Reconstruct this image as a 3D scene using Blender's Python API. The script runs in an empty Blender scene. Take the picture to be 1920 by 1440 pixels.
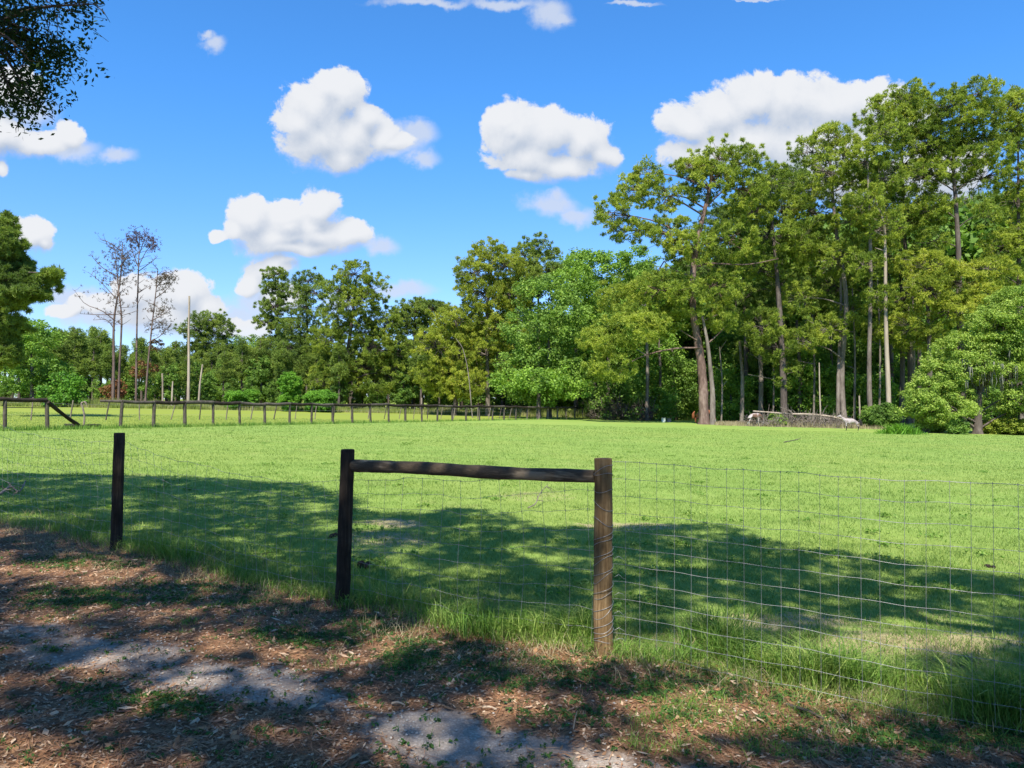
import bpy, math
import numpy as np
from mathutils import Vector

# ------------------------------------------------------------ camera, world, sun
SC = bpy.context.scene
F = 1400.0; CAMZ = 1.7; PITCH = math.atan(28/F)
cam_d = bpy.data.cameras.new('camera'); cam_d.lens = 36*F/1920; cam_d.sensor_width = 36
cam_d.clip_start = 0.05; cam_d.clip_end = 5000
cam = bpy.data.objects.new('camera', cam_d); SC.collection.objects.link(cam)
cam.location = (0, 0, CAMZ); cam.rotation_euler = (math.pi/2+PITCH, 0, 0)
SC.camera = cam
SC.view_settings.view_transform = 'Standard'; SC.view_settings.look = 'None'
SC.view_settings.gamma = 1; SC.view_settings.use_curve_mapping = False
EXPO = 0.85
SC.view_settings.exposure = EXPO
SC.cycles.max_bounces = 6; SC.cycles.transparent_max_bounces = 4
SC.cycles.diffuse_bounces = 3
SUNOFF = (0.12, 0.72)                    # how far a shadow falls per metre of height
sun_d = bpy.data.lights.new('sun', 'SUN'); sun_d.energy = 5.0; sun_d.angle = math.radians(0.53)
sun_d.color = (1.0, 0.95, 0.86)
sun = bpy.data.objects.new('sun', sun_d); SC.collection.objects.link(sun)
sun.rotation_euler = Vector((SUNOFF[0], SUNOFF[1], -1)).to_track_quat('-Z', 'Y').to_euler()
SUN_EL = math.atan(1/math.hypot(*SUNOFF))

def uv(px, py):
    u = (px-960)/F; v = (720-py)/F
    wy = math.cos(PITCH)-v*math.sin(PITCH); wz = math.sin(PITCH)+v*math.cos(PITCH)
    return u/wy, wz/wy
def P(px, py, D):
    u, v = uv(px, py); return np.array([u*D, D, CAMZ+v*D])

class NT:                                 # tiny node-building helper
    def __init__(s, tree): s.t = tree; s.n = tree.nodes; s.l = tree.links
    def new(s, typ, **kw):
        n = s.n.new(typ)
        for k, v in kw.items(): setattr(n, k, v)
        return n
    def put(s, sock, v):
        if hasattr(v, 'is_output') or isinstance(v, bpy.types.NodeSocket): s.l.new(v, sock)
        elif v is not None: sock.default_value = v
    def m(s, op, a, b=None, c=None, clamp=False):
        n = s.new('ShaderNodeMath', operation=op, use_clamp=clamp)
        s.put(n.inputs[0], a); s.put(n.inputs[1], b)
        if c is not None: s.put(n.inputs[2], c)
        return n.outputs[0]
    def vm(s, op, a, b=None, c=None):
        n = s.new('ShaderNodeVectorMath', operation=op)
        s.put(n.inputs[0], a)
        if b is not None: s.put(n.inputs[1], b)
        if c is not None: s.put(n.inputs[2], c)
        return n.outputs['Value'] if op in ('LENGTH', 'DOT_PRODUCT') else n.outputs[0]
    def noise(s, vec, scale, detail=3, rough=0.5, dist=0.0, dims='3D'):
        n = s.new('ShaderNodeTexNoise', noise_dimensions=dims)
        if vec is not None: s.put(n.inputs['Vector'], vec)
        n.inputs['Scale'].default_value = scale; n.inputs['Detail'].default_value = detail
        n.inputs['Roughness'].default_value = rough; n.inputs['Distortion'].default_value = dist
        return n
    def ss(s, x, lo, hi, a=0.0, b=1.0):
        n = s.new('ShaderNodeMapRange', interpolation_type='SMOOTHSTEP')
        s.put(n.inputs[0], x); s.put(n.inputs[1], lo); s.put(n.inputs[2], hi)
        s.put(n.inputs[3], a); s.put(n.inputs[4], b); return n.outputs[0]
    def mix(s, f, a, b, mode='MIX'):
        n = s.new('ShaderNodeMix', data_type='RGBA', blend_type=mode)
        s.put(n.inputs[0], f)
        s.put(n.inputs[6], a if not isinstance(a, tuple) else (*a, 1)[:4])
        s.put(n.inputs[7], b if not isinstance(b, tuple) else (*b, 1)[:4])
        return n.outputs[2]

world = bpy.data.worlds.new("World"); SC.world = world; world.use_nodes = True
W = NT(world.node_tree)
for n in list(W.n): W.n.remove(n)
sky = W.new('ShaderNodeTexSky', sky_type='NISHITA'); sky.sun_disc = False
sky.sun_elevation = SUN_EL; sky.sun_rotation = math.pi+0.19
sky.air_density = 1.0; sky.dust_density = 0.3; sky.ozone_density = 1.5
SKYK = 0.098
tc = W.new('ShaderNodeTexCoord')
sep = W.new('ShaderNodeSeparateXYZ'); W.l.new(tc.outputs['Generated'], sep.inputs[0])
ysafe = W.m('MAXIMUM', sep.outputs[1], 0.05)
cu = W.m('DIVIDE', sep.outputs[0], ysafe); cv = W.m('DIVIDE', sep.outputs[2], ysafe)
tcol = W.mix(W.ss(sep.outputs[2], 0.0, 0.42), (0.66, 0.82, 1.22), (0.40, 0.94, 1.45))
tint = W.mix(1.0, sky.outputs[0], tcol, 'MULTIPLY')
comb = W.new('ShaderNodeCombineXYZ'); W.l.new(cu, comb.inputs[0]); W.l.new(cv, comb.inputs[1])
UV = comb.outputs[0]
# cloud puffs, given as centre and radii in the photograph's pixels, turned into directions
CUMULUS = [
 (585,205,62,62),(640,185,62,52),(600,250,78,55),(665,245,62,55),(640,285,60,34),(560,225,48,36),(620,160,40,30),(690,210,28,34),
 (965,245,62,48),(1030,250,70,45),(1090,260,62,45),(1128,280,44,26),(990,290,85,40),(1060,305,80,30),(950,225,34,28),(985,325,50,18),
 (470,400,52,40),(540,400,62,36),(595,385,40,36),(520,440,90,38),(590,418,50,32),(545,420,60,34),(610,440,72,30),(655,438,46,26),(560,465,110,22),(440,425,30,22),(405,440,22,12),
 (1285,235,52,44),(1340,210,62,55),(1410,180,70,50),(1480,200,90,62),(1560,205,90,55),(1640,190,70,40),(1400,260,140,50),(1530,270,140,60),(1320,285,80,40),(1660,240,90,50),(1560,330,160,60),(1750,330,120,60),(1850,420,110,60),
 (60,445,46,32),(20,440,40,30),(85,460,26,16),
 (335,548,62,40),(385,572,40,26),(255,552,50,34),(185,566,44,20),(300,585,110,30),(455,610,50,20),(120,580,40,16),(140,560,26,14),
 (125,250,30,26),(60,265,80,28),(0,255,60,42),(25,170,60,40),(5,315,14,16),
 (520,500,56,26),(722,252,34,26),(742,262,34,14),(475,528,28,22),(530,560,40,30),
]
WISPS = [(1034,386,56,30),(1080,402,50,22),(755,260,60,32),(788,246,40,28),(790,298,40,20),(1030,30,46,34),(735,255,60,26),(780,240,46,24),(790,290,34,24),(730,280,34,22),(1030,388,66,18),(1035,372,30,20),(1080,402,40,14),(400,85,30,18),(385,70,18,12),
 (940,6,90,14),(1030,25,40,30),(1050,40,34,14),(800,4,120,12),(1180,6,70,6),(715,455,40,24),(140,275,60,26),(50,210,70,36),(215,290,50,20),(1040,385,60,20),(150,560,90,30),(220,590,160,34),(500,560,70,50),(440,590,90,30),(1420,0,60,4),(640,560,60,26),(330,600,200,50),(760,540,70,20)]
def group_field(name, blobs):
    g = bpy.data.node_groups.new(name, 'ShaderNodeTree')
    g.interface.new_socket('Vector', in_out='INPUT', socket_type='NodeSocketVector')
    g.interface.new_socket('Value', in_out='OUTPUT', socket_type='NodeSocketFloat')
    G = NT(g); gi = G.new('NodeGroupInput'); go = G.new('NodeGroupOutput')
    acc = None
    for (px, py, rx, ry) in blobs:
        u, v = uv(px, py)
        q = G.vm('SUBTRACT', gi.outputs[0], (u, v, 0)); q = G.vm('MULTIPLY', q, (F/rx, F/ry, 0))
        r = G.m('SUBTRACT', 1.0, G.vm('LENGTH', q))
        acc = r if acc is None else G.m('SMOOTH_MAX', acc, r, 0.30)
    G.l.new(acc, go.inputs[0]); return g
gA = group_field('cumulus_field', CUMULUS); gB = group_field('wisp_field', WISPS)
def field(group, vec):
    n = W.new('ShaderNodeGroup'); n.node_tree = group; W.l.new(vec, n.inputs[0]); return n.outputs[0]
def cloudval(vec, detail):
    n1 = W.noise(vec, 9, 2, 0.6).outputs['Color']
    wv = W.vm('SCALE', W.vm('SUBTRACT', n1, (0.5, 0.5, 0.5))); wv.node.inputs['Scale'].default_value = 0.045
    w = W.vm('ADD', vec, W.vm('MULTIPLY', wv, (1, 1, 0)))
    b = field(gA, w)
    fb = W.m('ADD', W.noise(w, 19, detail, 0.66).outputs[0], W.m('MULTIPLY', W.m('SUBTRACT', W.noise(w, 52, 4, 0.6).outputs[0], 0.5), 0.42))
    return b, fb
K = 1/(2**EXPO)
b0, f0 = cloudval(UV, 9)
b1, f1 = cloudval(W.vm('ADD', UV, (-0.007, 0.022, 0)), 6)
dA = W.m('ADD', b0, W.m('MULTIPLY', W.m('SUBTRACT', f0, 0.5), 1.45))
emb = W.m('ADD', W.m('MULTIPLY', W.m('SUBTRACT', b0, b1), 0.95), W.m('MULTIPLY', W.m('SUBTRACT', f0, f1), 0.75))
lit = W.ss(emb, -0.85, 0.62)
alphaA = W.ss(W.m('ADD', dA, 0.15), W.m('MULTIPLY', W.m('SUBTRACT', 1.0, W.ss(emb, -0.5, 0.2)), -0.10), W.m('ADD', 0.24, W.m('MULTIPLY', W.m('SUBTRACT', 1.0, W.ss(emb, -0.5, 0.2)), 0.45)))
ccol = W.mix(lit, (0.44*K, 0.53*K, 0.68*K), (0.86*K, 0.88*K, 0.92*K))
wf = W.noise(UV, 14, 5, 0.65); wn = wf.outputs['Color']
wv2 = W.vm('SCALE', W.vm('SUBTRACT', wn, (0.5, 0.5, 0.5))); wv2.node.inputs['Scale'].default_value = 0.05
wB = field(gB, W.vm('ADD', UV, W.vm('MULTIPLY', wv2, (1, 1, 0))))
dB = W.m('ADD', wB, W.m('MULTIPLY', W.m('SUBTRACT', wf.outputs[0], 0.5), 1.0))
alphaB = W.ss(dB, -0.1, 0.75, 0.0, 0.84)
horizonfade = W.ss(cv, -0.02, 0.12, 0.35, 1.0)
skycol = W.vm('SCALE', tint); skycol.node.inputs['Scale'].default_value = SKYK
c1 = W.mix(alphaB, skycol, (0.66*K, 0.73*K, 0.87*K))
c2 = W.mix(W.m('MULTIPLY', alphaA, horizonfade), c1, ccol)
# the clouds stand in the part of the sky ahead; the rest is clear
ahead = W.m('MULTIPLY', W.m('MULTIPLY', W.m('LESS_THAN', cv, 0.62), W.m('GREATER_THAN', cv, -0.02)), W.m('LESS_THAN', W.m('ABSOLUTE', cu), 0.80))
ahead = W.m('MULTIPLY', ahead, W.m('GREATER_THAN', sep.outputs[1], 0.1))
bg0 = W.new('ShaderNodeBackground'); W.l.new(skycol, bg0.inputs[0])
bg1 = W.new('ShaderNodeBackground'); W.l.new(c2, bg1.inputs[0])
ms = W.new('ShaderNodeMixShader'); W.l.new(ahead, ms.inputs[0]); W.l.new(bg0.outputs[0], ms.inputs[1]); W.l.new(bg1.outputs[0], ms.inputs[2])
wo = W.new('ShaderNodeOutputWorld'); W.l.new(ms.outputs[0], wo.inputs[0])
world.cycles.sampling_method = 'MANUAL'; world.cycles.sample_map_resolution = 512

# ------------------------------------------------------------ mesh helpers
class MB:
    def __init__(s): s.v = []; s.f = []; s.nv = 0
    def add(s, v, f):
        v = np.asarray(v, dtype=np.float32).reshape(-1, 3); f = np.asarray(f, dtype=np.int32)
        s.v.append(v); s.f.append(f+s.nv); s.nv += len(v)
    def mesh(s, name, smooth=False):
        me = bpy.data.meshes.new(name)
        V = np.concatenate(s.v); me.vertices.add(len(V)); me.vertices.foreach_set('co', V.ravel())
        idx = np.concatenate([f.ravel() for f in s.f])
        tot = np.concatenate([np.full(len(f), f.shape[1], np.int32) for f in s.f])
        st = np.concatenate([[0], np.cumsum(tot)[:-1]]).astype(np.int32)
        me.loops.add(len(idx)); me.loops.foreach_set('vertex_index', idx)
        me.polygons.add(len(tot)); me.polygons.foreach_set('loop_start', st)
        try: me.polygons.foreach_set('loop_total', tot)
        except Exception: pass
        me.update(calc_edges=True)
        if smooth: me.polygons.foreach_set('use_smooth', np.ones(len(tot), bool))
        return me
    def build(s, name, mat, parent=None, smooth=False):
        me = s.mesh(name, smooth); me.materials.append(mat)
        return link(name, me, parent)
def link(name, me, parent=None):
    o = bpy.data.objects.new(name, me); SC.collection.objects.link(o)
    if parent is not None:
        o.parent = parent; o.matrix_parent_inverse.identity()
        o.location = -Vector(parent.location)
    return o
def empty(name, loc, label, cat, group=None):
    o = bpy.data.objects.new(name, None); SC.collection.objects.link(o); o.location = Vector([float(a) for a in loc])
    o.empty_display_size = 0.3
    return tag(o, label, cat, group)
def tag(o, label=None, cat=None, group=None, kind=None):
    if label: o['label'] = label
    if cat: o['category'] = cat
    if group: o['group'] = group
    if kind: o['kind'] = kind
    return o
def tube(mb, pts, rad, n=8, cap=True, rng=None, rough=0.0):
    pts = np.asarray(pts, float); m = len(pts); rad = np.broadcast_to(np.asarray(rad, float), (m,))
    t = np.gradient(pts, axis=0); t /= np.linalg.norm(t, axis=1)[:, None]+1e-9
    ref = np.array([0, 0, 1.0]) if abs(t[:, 2]).mean() < 0.8 else np.array([1.0, 0, 0])
    a = np.cross(t, ref); a /= np.linalg.norm(a, axis=1)[:, None]+1e-9; b = np.cross(t, a)
    th = np.arange(n)*2*math.pi/n
    rr = rad[:, None]*np.ones((1, n))
    if rough and rng is not None: rr = rr*(1+rng.normal(0, rough, (m, n)))
    V = pts[:, None, :]+rr[:, :, None]*(np.cos(th)[None, :, None]*a[:, None, :]+np.sin(th)[None, :, None]*b[:, None, :])
    i = np.arange(m-1)[:, None]*n+np.arange(n)[None, :]; j = np.arange(m-1)[:, None]*n+(np.arange(n)[None, :]+1) % n
    Fq = np.stack([i, i+n, j+n, j], -1).reshape(-1, 4)
    mb.add(V.reshape(-1, 3), Fq)
    if cap:
        c0 = V[0]; c1 = V[-1]
        mb.add(c0, [list(range(n))]); mb.add(c1, [list(range(n))[::-1]])
def smoothpath(pts, k):                   # Catmull-Rom through pts
    pts = np.asarray(pts, float)
    if len(pts) < 3:
        s = np.linspace(0, 1, k)[:, None]; return pts[0]*(1-s)+pts[-1]*s
    p = np.vstack([2*pts[0]-pts[1], pts, 2*pts[-1]-pts[-2]]); out = []
    n = len(pts)-1
    for q in np.linspace(0, n-1e-6, k):
        i = int(q); t = q-i; a, b, c, d = p[i:i+4]
        out.append(0.5*((2*b)+(-a+c)*t+(2*a-5*b+4*c-d)*t*t+(-a+3*b-3*c+d)*t**3))
    return np.array(out)
def rdir(rng, n, up=0.0):
    d = rng.normal(0, 1, (n, 3)); d[:, 2] += up; return d/np.linalg.norm(d, axis=1)[:, None]

# ------------------------------------------------------------ terrain
def sat(x, k): return k*np.tanh(np.asarray(x, float)/k)
def ground(x, y):
    x = np.asarray(x, float); y = np.asarray(y, float)
    return -0.0253*sat(x, 90)-0.0052*sat(y, 200)
def Gp(x, y): return np.array([x, y, float(ground(x, y))])
def onground(px, py):
    u, v = uv(px, py); D = 5.0
    for _ in range(60): D = (float(ground(u*D, D))-CAMZ)/v if v < -1e-4 else 100
    return np.array([u*D, D, float(ground(u*D, D))])
def base(px, D):
    u, _ = uv(px, 748); return Gp(u*D, D)
# near fence line
NP = [np.array([-6.95, 9.9]), np.array([-4.32, 8.16]), np.array([-1.42, 6.23]), np.array([0.62, 5.06]), np.array([3.35, 3.6])]
def fence_y(x):                           # y of the fence line at x
    xs = np.array([p[0] for p in NP]); ys = np.array([p[1] for p in NP])
    y = np.interp(x, xs, ys)
    y = np.where(x < xs[0], ys[0]-(x-xs[0])*0.66, y); return np.where(x > xs[-1], ys[-1]-(x-xs[-1])*0.53, y)

def mat(name, rough=0.8, spec=0.2):
    m = bpy.data.materials.new(name); m.use_nodes = True; N = NT(m.node_tree)
    b = N.n['Principled BSDF']; b.inputs['Roughness'].default_value = rough
    b.inputs['Specular IOR Level'].default_value = spec
    return m, N, b
def ramp(N, fac, stops):
    r = N.new('ShaderNodeValToRGB'); N.l.new(fac, r.inputs[0]); e = r.color_ramp.elements
    while len(e) < len(stops): e.new(0.5)
    for k, (p, c) in enumerate(stops): e[k].position = p; e[k].color = (*c, 1)
    return r.outputs[0]
def leaf_mat(name, cols, nscale=0.6, transl=0.42, island=0.45, rough=0.6):
    m, N, b = mat(name, rough, 0.25)
    tcn = N.new('ShaderNodeTexCoord'); ge = N.new('ShaderNodeNewGeometry'); oi = N.new('ShaderNodeObjectInfo')
    nz = N.noise(tcn.outputs['Object'], nscale, 3, 0.6).outputs[0]
    v = N.m('ADD', N.m('MULTIPLY', N.ss(nz, 0.3, 0.7), 1-island), N.m('MULTIPLY', ge.outputs['Random Per Island'], island))
    v = N.m('ADD', v, N.m('MULTIPLY', N.m('SUBTRACT', oi.outputs['Random'], 0.5), 0.22), clamp=True)
    n = len(cols); c = ramp(N, v, [((i+0.3)/(n-0.4), cc) for i, cc in enumerate(cols)])
    N.l.new(c, b.inputs['Base Color'])
    tr = N.new('ShaderNodeBsdfTranslucent'); N.l.new(N.mix(1.0, c, (1.1, 1.15, 0.6), 'MULTIPLY'), tr.inputs[0])
    mx = N.new('ShaderNodeMixShader'); mx.inputs[0].default_value = transl
    N.l.new(b.outputs[0], mx.inputs[1]); N.l.new(tr.outputs[0], mx.inputs[2])
    out = N.n['Material Output']; N.l.new(mx.outputs[0], out.inputs[0]); return m
def bark_mat(name, c0, c1, c2, sc=2.2, stretch=0.25, bump=0.6, dist=0.05):
    m, N, b = mat(name, 0.9, 0.1)
    tcn = N.new('ShaderNodeTexCoord')
    mp = N.vm('MULTIPLY', tcn.outputs['Object'], (1, 1, stretch))
    n1 = N.noise(mp, sc, 6, 0.65, 0.4).outputs[0]; n2 = N.noise(mp, sc*5, 4, 0.6).outputs[0]
    v = N.m('ADD', N.m('MULTIPLY', n1, 0.6), N.m('MULTIPLY', n2, 0.4))
    c = ramp(N, v, [(0.32, c0), (0.5, c1), (0.68, c2)])
    N.l.new(c, b.inputs['Base Color'])
    bp = N.new('ShaderNodeBump'); bp.inputs['Strength'].default_value = bump; bp.inputs['Distance'].default_value = dist
    N.l.new(v, bp.inputs['Height']); N.l.new(bp.outputs[0], b.inputs['Normal']); return m

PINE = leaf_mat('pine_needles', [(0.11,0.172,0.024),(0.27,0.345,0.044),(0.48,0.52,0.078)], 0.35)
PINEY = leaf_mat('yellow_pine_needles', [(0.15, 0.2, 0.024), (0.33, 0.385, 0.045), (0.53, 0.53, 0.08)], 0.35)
PINED = leaf_mat('dark_pine_needles', [(0.085, 0.14, 0.03), (0.19, 0.27, 0.048), (0.34, 0.41, 0.075)], 0.35)  # tone lightened to put distance haze into the needles
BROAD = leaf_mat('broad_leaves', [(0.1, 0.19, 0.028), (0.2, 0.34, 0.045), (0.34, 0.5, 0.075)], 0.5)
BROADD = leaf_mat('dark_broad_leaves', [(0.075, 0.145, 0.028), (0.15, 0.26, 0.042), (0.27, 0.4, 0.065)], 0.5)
BRIGHT = leaf_mat('bright_leaves', [(0.077, 0.187, 0.022), (0.132, 0.297, 0.028), (0.209, 0.396, 0.039)], 0.5)
OAKL = leaf_mat('live_oak_leaves', [(0.13, 0.205, 0.035), (0.25, 0.36, 0.055), (0.4, 0.5, 0.1)], 0.7)
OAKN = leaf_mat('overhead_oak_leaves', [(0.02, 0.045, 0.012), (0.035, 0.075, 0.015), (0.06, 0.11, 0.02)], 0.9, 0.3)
RED = leaf_mat('dead_needles', [(0.120, 0.054, 0.024), (0.240, 0.108, 0.042), (0.312, 0.192, 0.072)], 0.6)
SPARSE = leaf_mat('sparse_needles', [(0.06, 0.06, 0.035), (0.14, 0.1, 0.06), (0.22, 0.12, 0.08)], 0.4)
MOSS = leaf_mat('hanging_moss', [(0.14, 0.14, 0.11), (0.22, 0.22, 0.17), (0.30, 0.29, 0.22)], 1.0, 0.2)
BARK = bark_mat('pine_bark', (0.05, 0.032, 0.025), (0.145, 0.095, 0.075), (0.29, 0.21, 0.17), 1.6)
BARKD = bark_mat('dark_bark', (0.035, 0.028, 0.024), (0.10, 0.08, 0.066), (0.20, 0.165, 0.14), 1.6)
BARKL = bark_mat('bleached_wood', (0.16, 0.125, 0.09), (0.32, 0.26, 0.195), (0.46, 0.39, 0.30), 1.5, 0.12)
DEADB = bark_mat('dead_reddish_bark', (0.05, 0.035, 0.03), (0.13, 0.09, 0.075), (0.24, 0.18, 0.15), 1.6)
BARKG = bark_mat('grey_bark', (0.07, 0.056, 0.047), (0.17, 0.14, 0.115), (0.29, 0.25, 0.21), 1.6)

# ------------------------------------------------------------ ground sheet
def axis(fine_lo, fine_hi, step, lo, hi, grow=1.12):
    a = list(np.arange(fine_lo, fine_hi+1e-6, step)); s = step; x = a[-1]
    while x < hi: s = min(s*grow, 40); x += s; a.append(x)
    s = step; x = a[0]; left = []
    while x > lo: s = min(s*grow, 40); x -= s; left.append(x)
    return np.array(left[::-1]+a)
def bumps(x, y):
    z = 0.012*np.sin(2.1*x+1.3*y)+0.010*np.sin(1.2*x-2.7*y+1)+0.006*np.sin(5.3*x+3.1*y+2)+0.005*np.sin(-4.1*x+6.2*y)+0.003*np.sin(11*x+9*y)+0.003*np.sin(13*x-12*y+2)
    return z*np.clip(1-(np.hypot(x, y)-14)/10, 0, 1)
def gz(x, y): return ground(x, y)+bumps(np.asarray(x, float), np.asarray(y, float))
xs = axis(-7, 5, 0.07, -900, 900); ys = axis(2.4, 11, 0.07, -300, 1500)
XX, YY = np.meshgrid(xs, ys); ZZ = gz(XX, YY)
# sandy track and worn patches (albedo of the bare ground), as weights on the sheet
def ell(px, py, rx, ry, soft=1.0):
    rx *= .97; ry *= .9
    c = onground(px, py); a = onground(px+rx, py); b = onground(px, py-ry)
    ax = abs(a[0]-c[0]); by = abs(b[1]-c[1])
    sk = c[0]/c[1]                      # skew so that the patch runs along the ray like in perspective
    q = np.hypot((XX-c[0]-sk*(YY-c[1]))/ax, (YY-c[1])/by); return np.clip((1.35-q)/0.7, 0, 1)*soft
sand = np.zeros_like(XX)
for e in [(60,1185,100,20,.8),(190,1225,210,34,.9),(420,1275,200,38,1),(520,1310,160,28,1),(680,1345,80,30,.5),(800,1372,130,44,1.3),(900,1400,220,40,1.1),(1050,1425,200,30,.9),(1200,1440,180,20,.7),(1250,1330,140,30,.35),(1430,1345,120,24,.25),(300,1235,90,20,.6)]:
    sand = np.maximum(sand, ell(*e))
worn = np.zeros_like(XX)
for e in [(740,980,70,10,.8),(720,1010,120,22,.7),(1000,930,110,12,.5),(1180,985,120,10,.7),(1440,1185,110,20,.55),(1700,1200,100,16,.6),(1800,1170,90,16,.5),(1620,1180,120,18,.55),(1850,1240,120,20,.55),(1550,1215,100,16,.6),(1450,1165,200,22,.75),(1700,1210,220,26,.8),(1300,1215,120,16,.7),(1880,1200,120,20,.7),(1600,1120,120,10,.4),(1260,1190,70,14,.5),(1330,1060,90,8,.35),(900,1110,80,10,.35),(1100,1100,60,8,.3),(560,1115,60,16,.6),(860,1060,100,16,.3),(1400,1010,50,6,.5),(1180,1150,60,16,.4),(1600,1230,160,16,.5),(700,1040,60,14,.5)]:
    worn = np.maximum(worn, ell(*e))
weeds = np.zeros_like(XX)
WEEDS = [(300,1330,150,24,1),(150,1300,60,12,.5),(130,1125,110,22,.8),(400,1120,200,30,.55),(800,1235,120,40,.9),(980,1270,160,40,.6),(560,1195,130,18,.8),(60,1220,60,10,.6),(1280,1355,60,14,.5),(1350,1280,120,20,.5),(1600,1370,180,30,.6),(1500,1290,200,24,.6),(680,1175,80,20,.6),(150,1060,130,16,.6),(1850,1380,90,40,.6),(1400,1300,140,24,.6),(1700,1400,140,26,.6),(1050,1240,100,16,.6),(1200,1300,120,24,.5),(1050,1350,90,16,.5)]
for e in WEEDS: weeds = np.maximum(weeds, ell(*e))
gm = bpy.data.meshes.new('ground')
mbg = MB(); ny, nx = XX.shape
ii = (np.arange(ny-1)[:, None]*nx+np.arange(nx-1)[None, :]).ravel()
mbg.add(np.stack([XX, YY, ZZ], -1).reshape(-1, 3), np.stack([ii, ii+1, ii+nx+1, ii+nx], -1))
fy = YY-fence_y(XX)
grassy = np.clip((fy+0.15)/0.5, 0, 1)
sideM = np.where(XX < -3, 0, 0)

def ground_mat():
    m, N, b = mat('pasture_ground', 0.95, 0.1)
    geo = N.new('ShaderNodeNewGeometry'); pos = geo.outputs['Position']
    A = lambda n: N.new('ShaderNodeAttribute', attribute_name=n).outputs['Fac']
    gr, sa, wo_, we = A('grassy'), A('sand'), A('worn'), A('weeds')
    n1 = N.noise(pos, 2.2, 5, 0.65).outputs[0]; n2 = N.noise(pos, 14, 5, 0.7).outputs[0]
    n3 = N.noise(pos, 90, 3, 0.7).outputs[0]; nb = N.noise(pos, 0.12, 4, 0.6).outputs[0]
    # pasture
    streak = N.noise(N.vm('MULTIPLY', pos, (0.35, 1.0, 1)), 0.8, 6, 0.7).outputs[0]
    g = ramp(N, N.m('ADD', N.m('MULTIPLY', streak, 0.5), N.m('MULTIPLY', n2, 0.5)), [(0.3, (0.12, 0.195, 0.038)), (0.5, (0.20, 0.29, 0.058)), (0.7, (0.265, 0.335, 0.09))])
    g = N.mix(N.ss(nb, 0.42, 0.62, 0, 0.35), g, (0.27, 0.31, 0.07))
    dry = N.noise(pos, 0.55, 6, 0.72).outputs[0]
    g = N.mix(N.ss(dry, 0.56, 0.72, 0, 0.5), g, (0.33, 0.31, 0.12))
    clv = N.noise(pos, 0.9, 5, 0.7).outputs[1] if False else N.noise(N.vm('ADD', pos, (31, 7, 0)), 0.7, 5, 0.7).outputs[0]
    g = N.mix(N.ss(clv, 0.55, 0.7, 0, 0.45), g, (0.10, 0.20, 0.035))
    # beyond the far fence the pasture is yellower
    sp = N.new('ShaderNodeSeparateXYZ'); N.l.new(pos, sp.inputs[0])
    d = N.m('ADD', N.m('MULTIPLY', sp.outputs[0], -0.893), N.m('MULTIPLY', sp.outputs[1], 0.450))
    d = N.m('ADD', d, N.m('MULTIPLY', N.m('SUBTRACT', n1, 0.5), 1.0))
    g = N.mix(N.ss(d, FARC-0.3, FARC+0.6), g, (0.215, 0.255, 0.04))
    # bare ground, litter
    dirt = ramp(N, N.m('ADD', N.m('MULTIPLY', n2, 0.55), N.m('MULTIPLY', n3, 0.45)), [(0.32, (0.055, 0.035, 0.024)), (0.5, (0.20, 0.11, 0.06)), (0.66, (0.38, 0.235, 0.13))])
    dirt = N.mix(N.ss(n1, 0.45, 0.65, 0, 0.45), dirt, (0.13, 0.10, 0.065))
    vor = N.new('ShaderNodeTexVoronoi'); N.l.new(pos, vor.inputs['Vector']); vor.inputs['Scale'].default_value = 55
    peb = N.ss(vor.outputs['Distance'], 0.15, 0.6)
    sandc = ramp(N, N.m('ADD', N.m('MULTIPLY', n2, 0.4), N.m('MULTIPLY', n3, 0.6)), [(0.3, (0.20, 0.16, 0.125)), (0.5, (0.42, 0.355, 0.295)), (0.68, (0.60, 0.53, 0.46))])
    sandc = N.mix(N.ss(n1, 0.42, 0.6, 0, .55), sandc, (0.22, 0.16, 0.115))
    sandc = N.mix(N.m('MULTIPLY', peb, 0.4), sandc, (0.18, 0.15, 0.13))
    sn = N.m('ADD', sa, N.m('MULTIPLY', N.m('SUBTRACT', N.m('ADD', N.m('MULTIPLY', n1, 0.4), N.m('MULTIPLY', n2, 0.6)), 0.5), 2.6))
    sm = N.ss(sn, 0.32, 0.95)
    low = N.mix(sm, dirt, sandc)
    wm = N.ss(N.m('ADD', we, N.m('MULTIPLY', N.m('SUBTRACT', n2, 0.5), 1.4)), 0.45, 0.75, 0, 0.5)
    low = N.mix(wm, low, (0.05, 0.09, 0.02))
    gmk = N.ss(N.m('ADD', gr, N.m('MULTIPLY', N.m('SUBTRACT', n1, 0.5), 1.0)), 0.35, 0.75)
    wk = N.ss(N.m('ADD', wo_, N.m('MULTIPLY', N.m('SUBTRACT', n2, 0.5), 1.3)), 0.4, 0.8)
    wcol = N.mix(n3, (0.30, 0.22, 0.13), (0.46, 0.36, 0.22))
    g = N.mix(N.m('MULTIPLY', wk, 0.8), g, wcol)
    N.l.new(N.mix(gmk, low, g), b.inputs['Base Color'])
    bp = N.new('ShaderNodeBump'); bp.inputs['Strength'].default_value = 0.7; bp.inputs['Distance'].default_value = 0.03
    h = N.m('ADD', N.m('MULTIPLY', n2, 0.6), N.m('MULTIPLY', n3, 0.5))
    N.l.new(h, bp.inputs['Height']); N.l.new(bp.outputs[0], b.inputs['Normal']); return m
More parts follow.
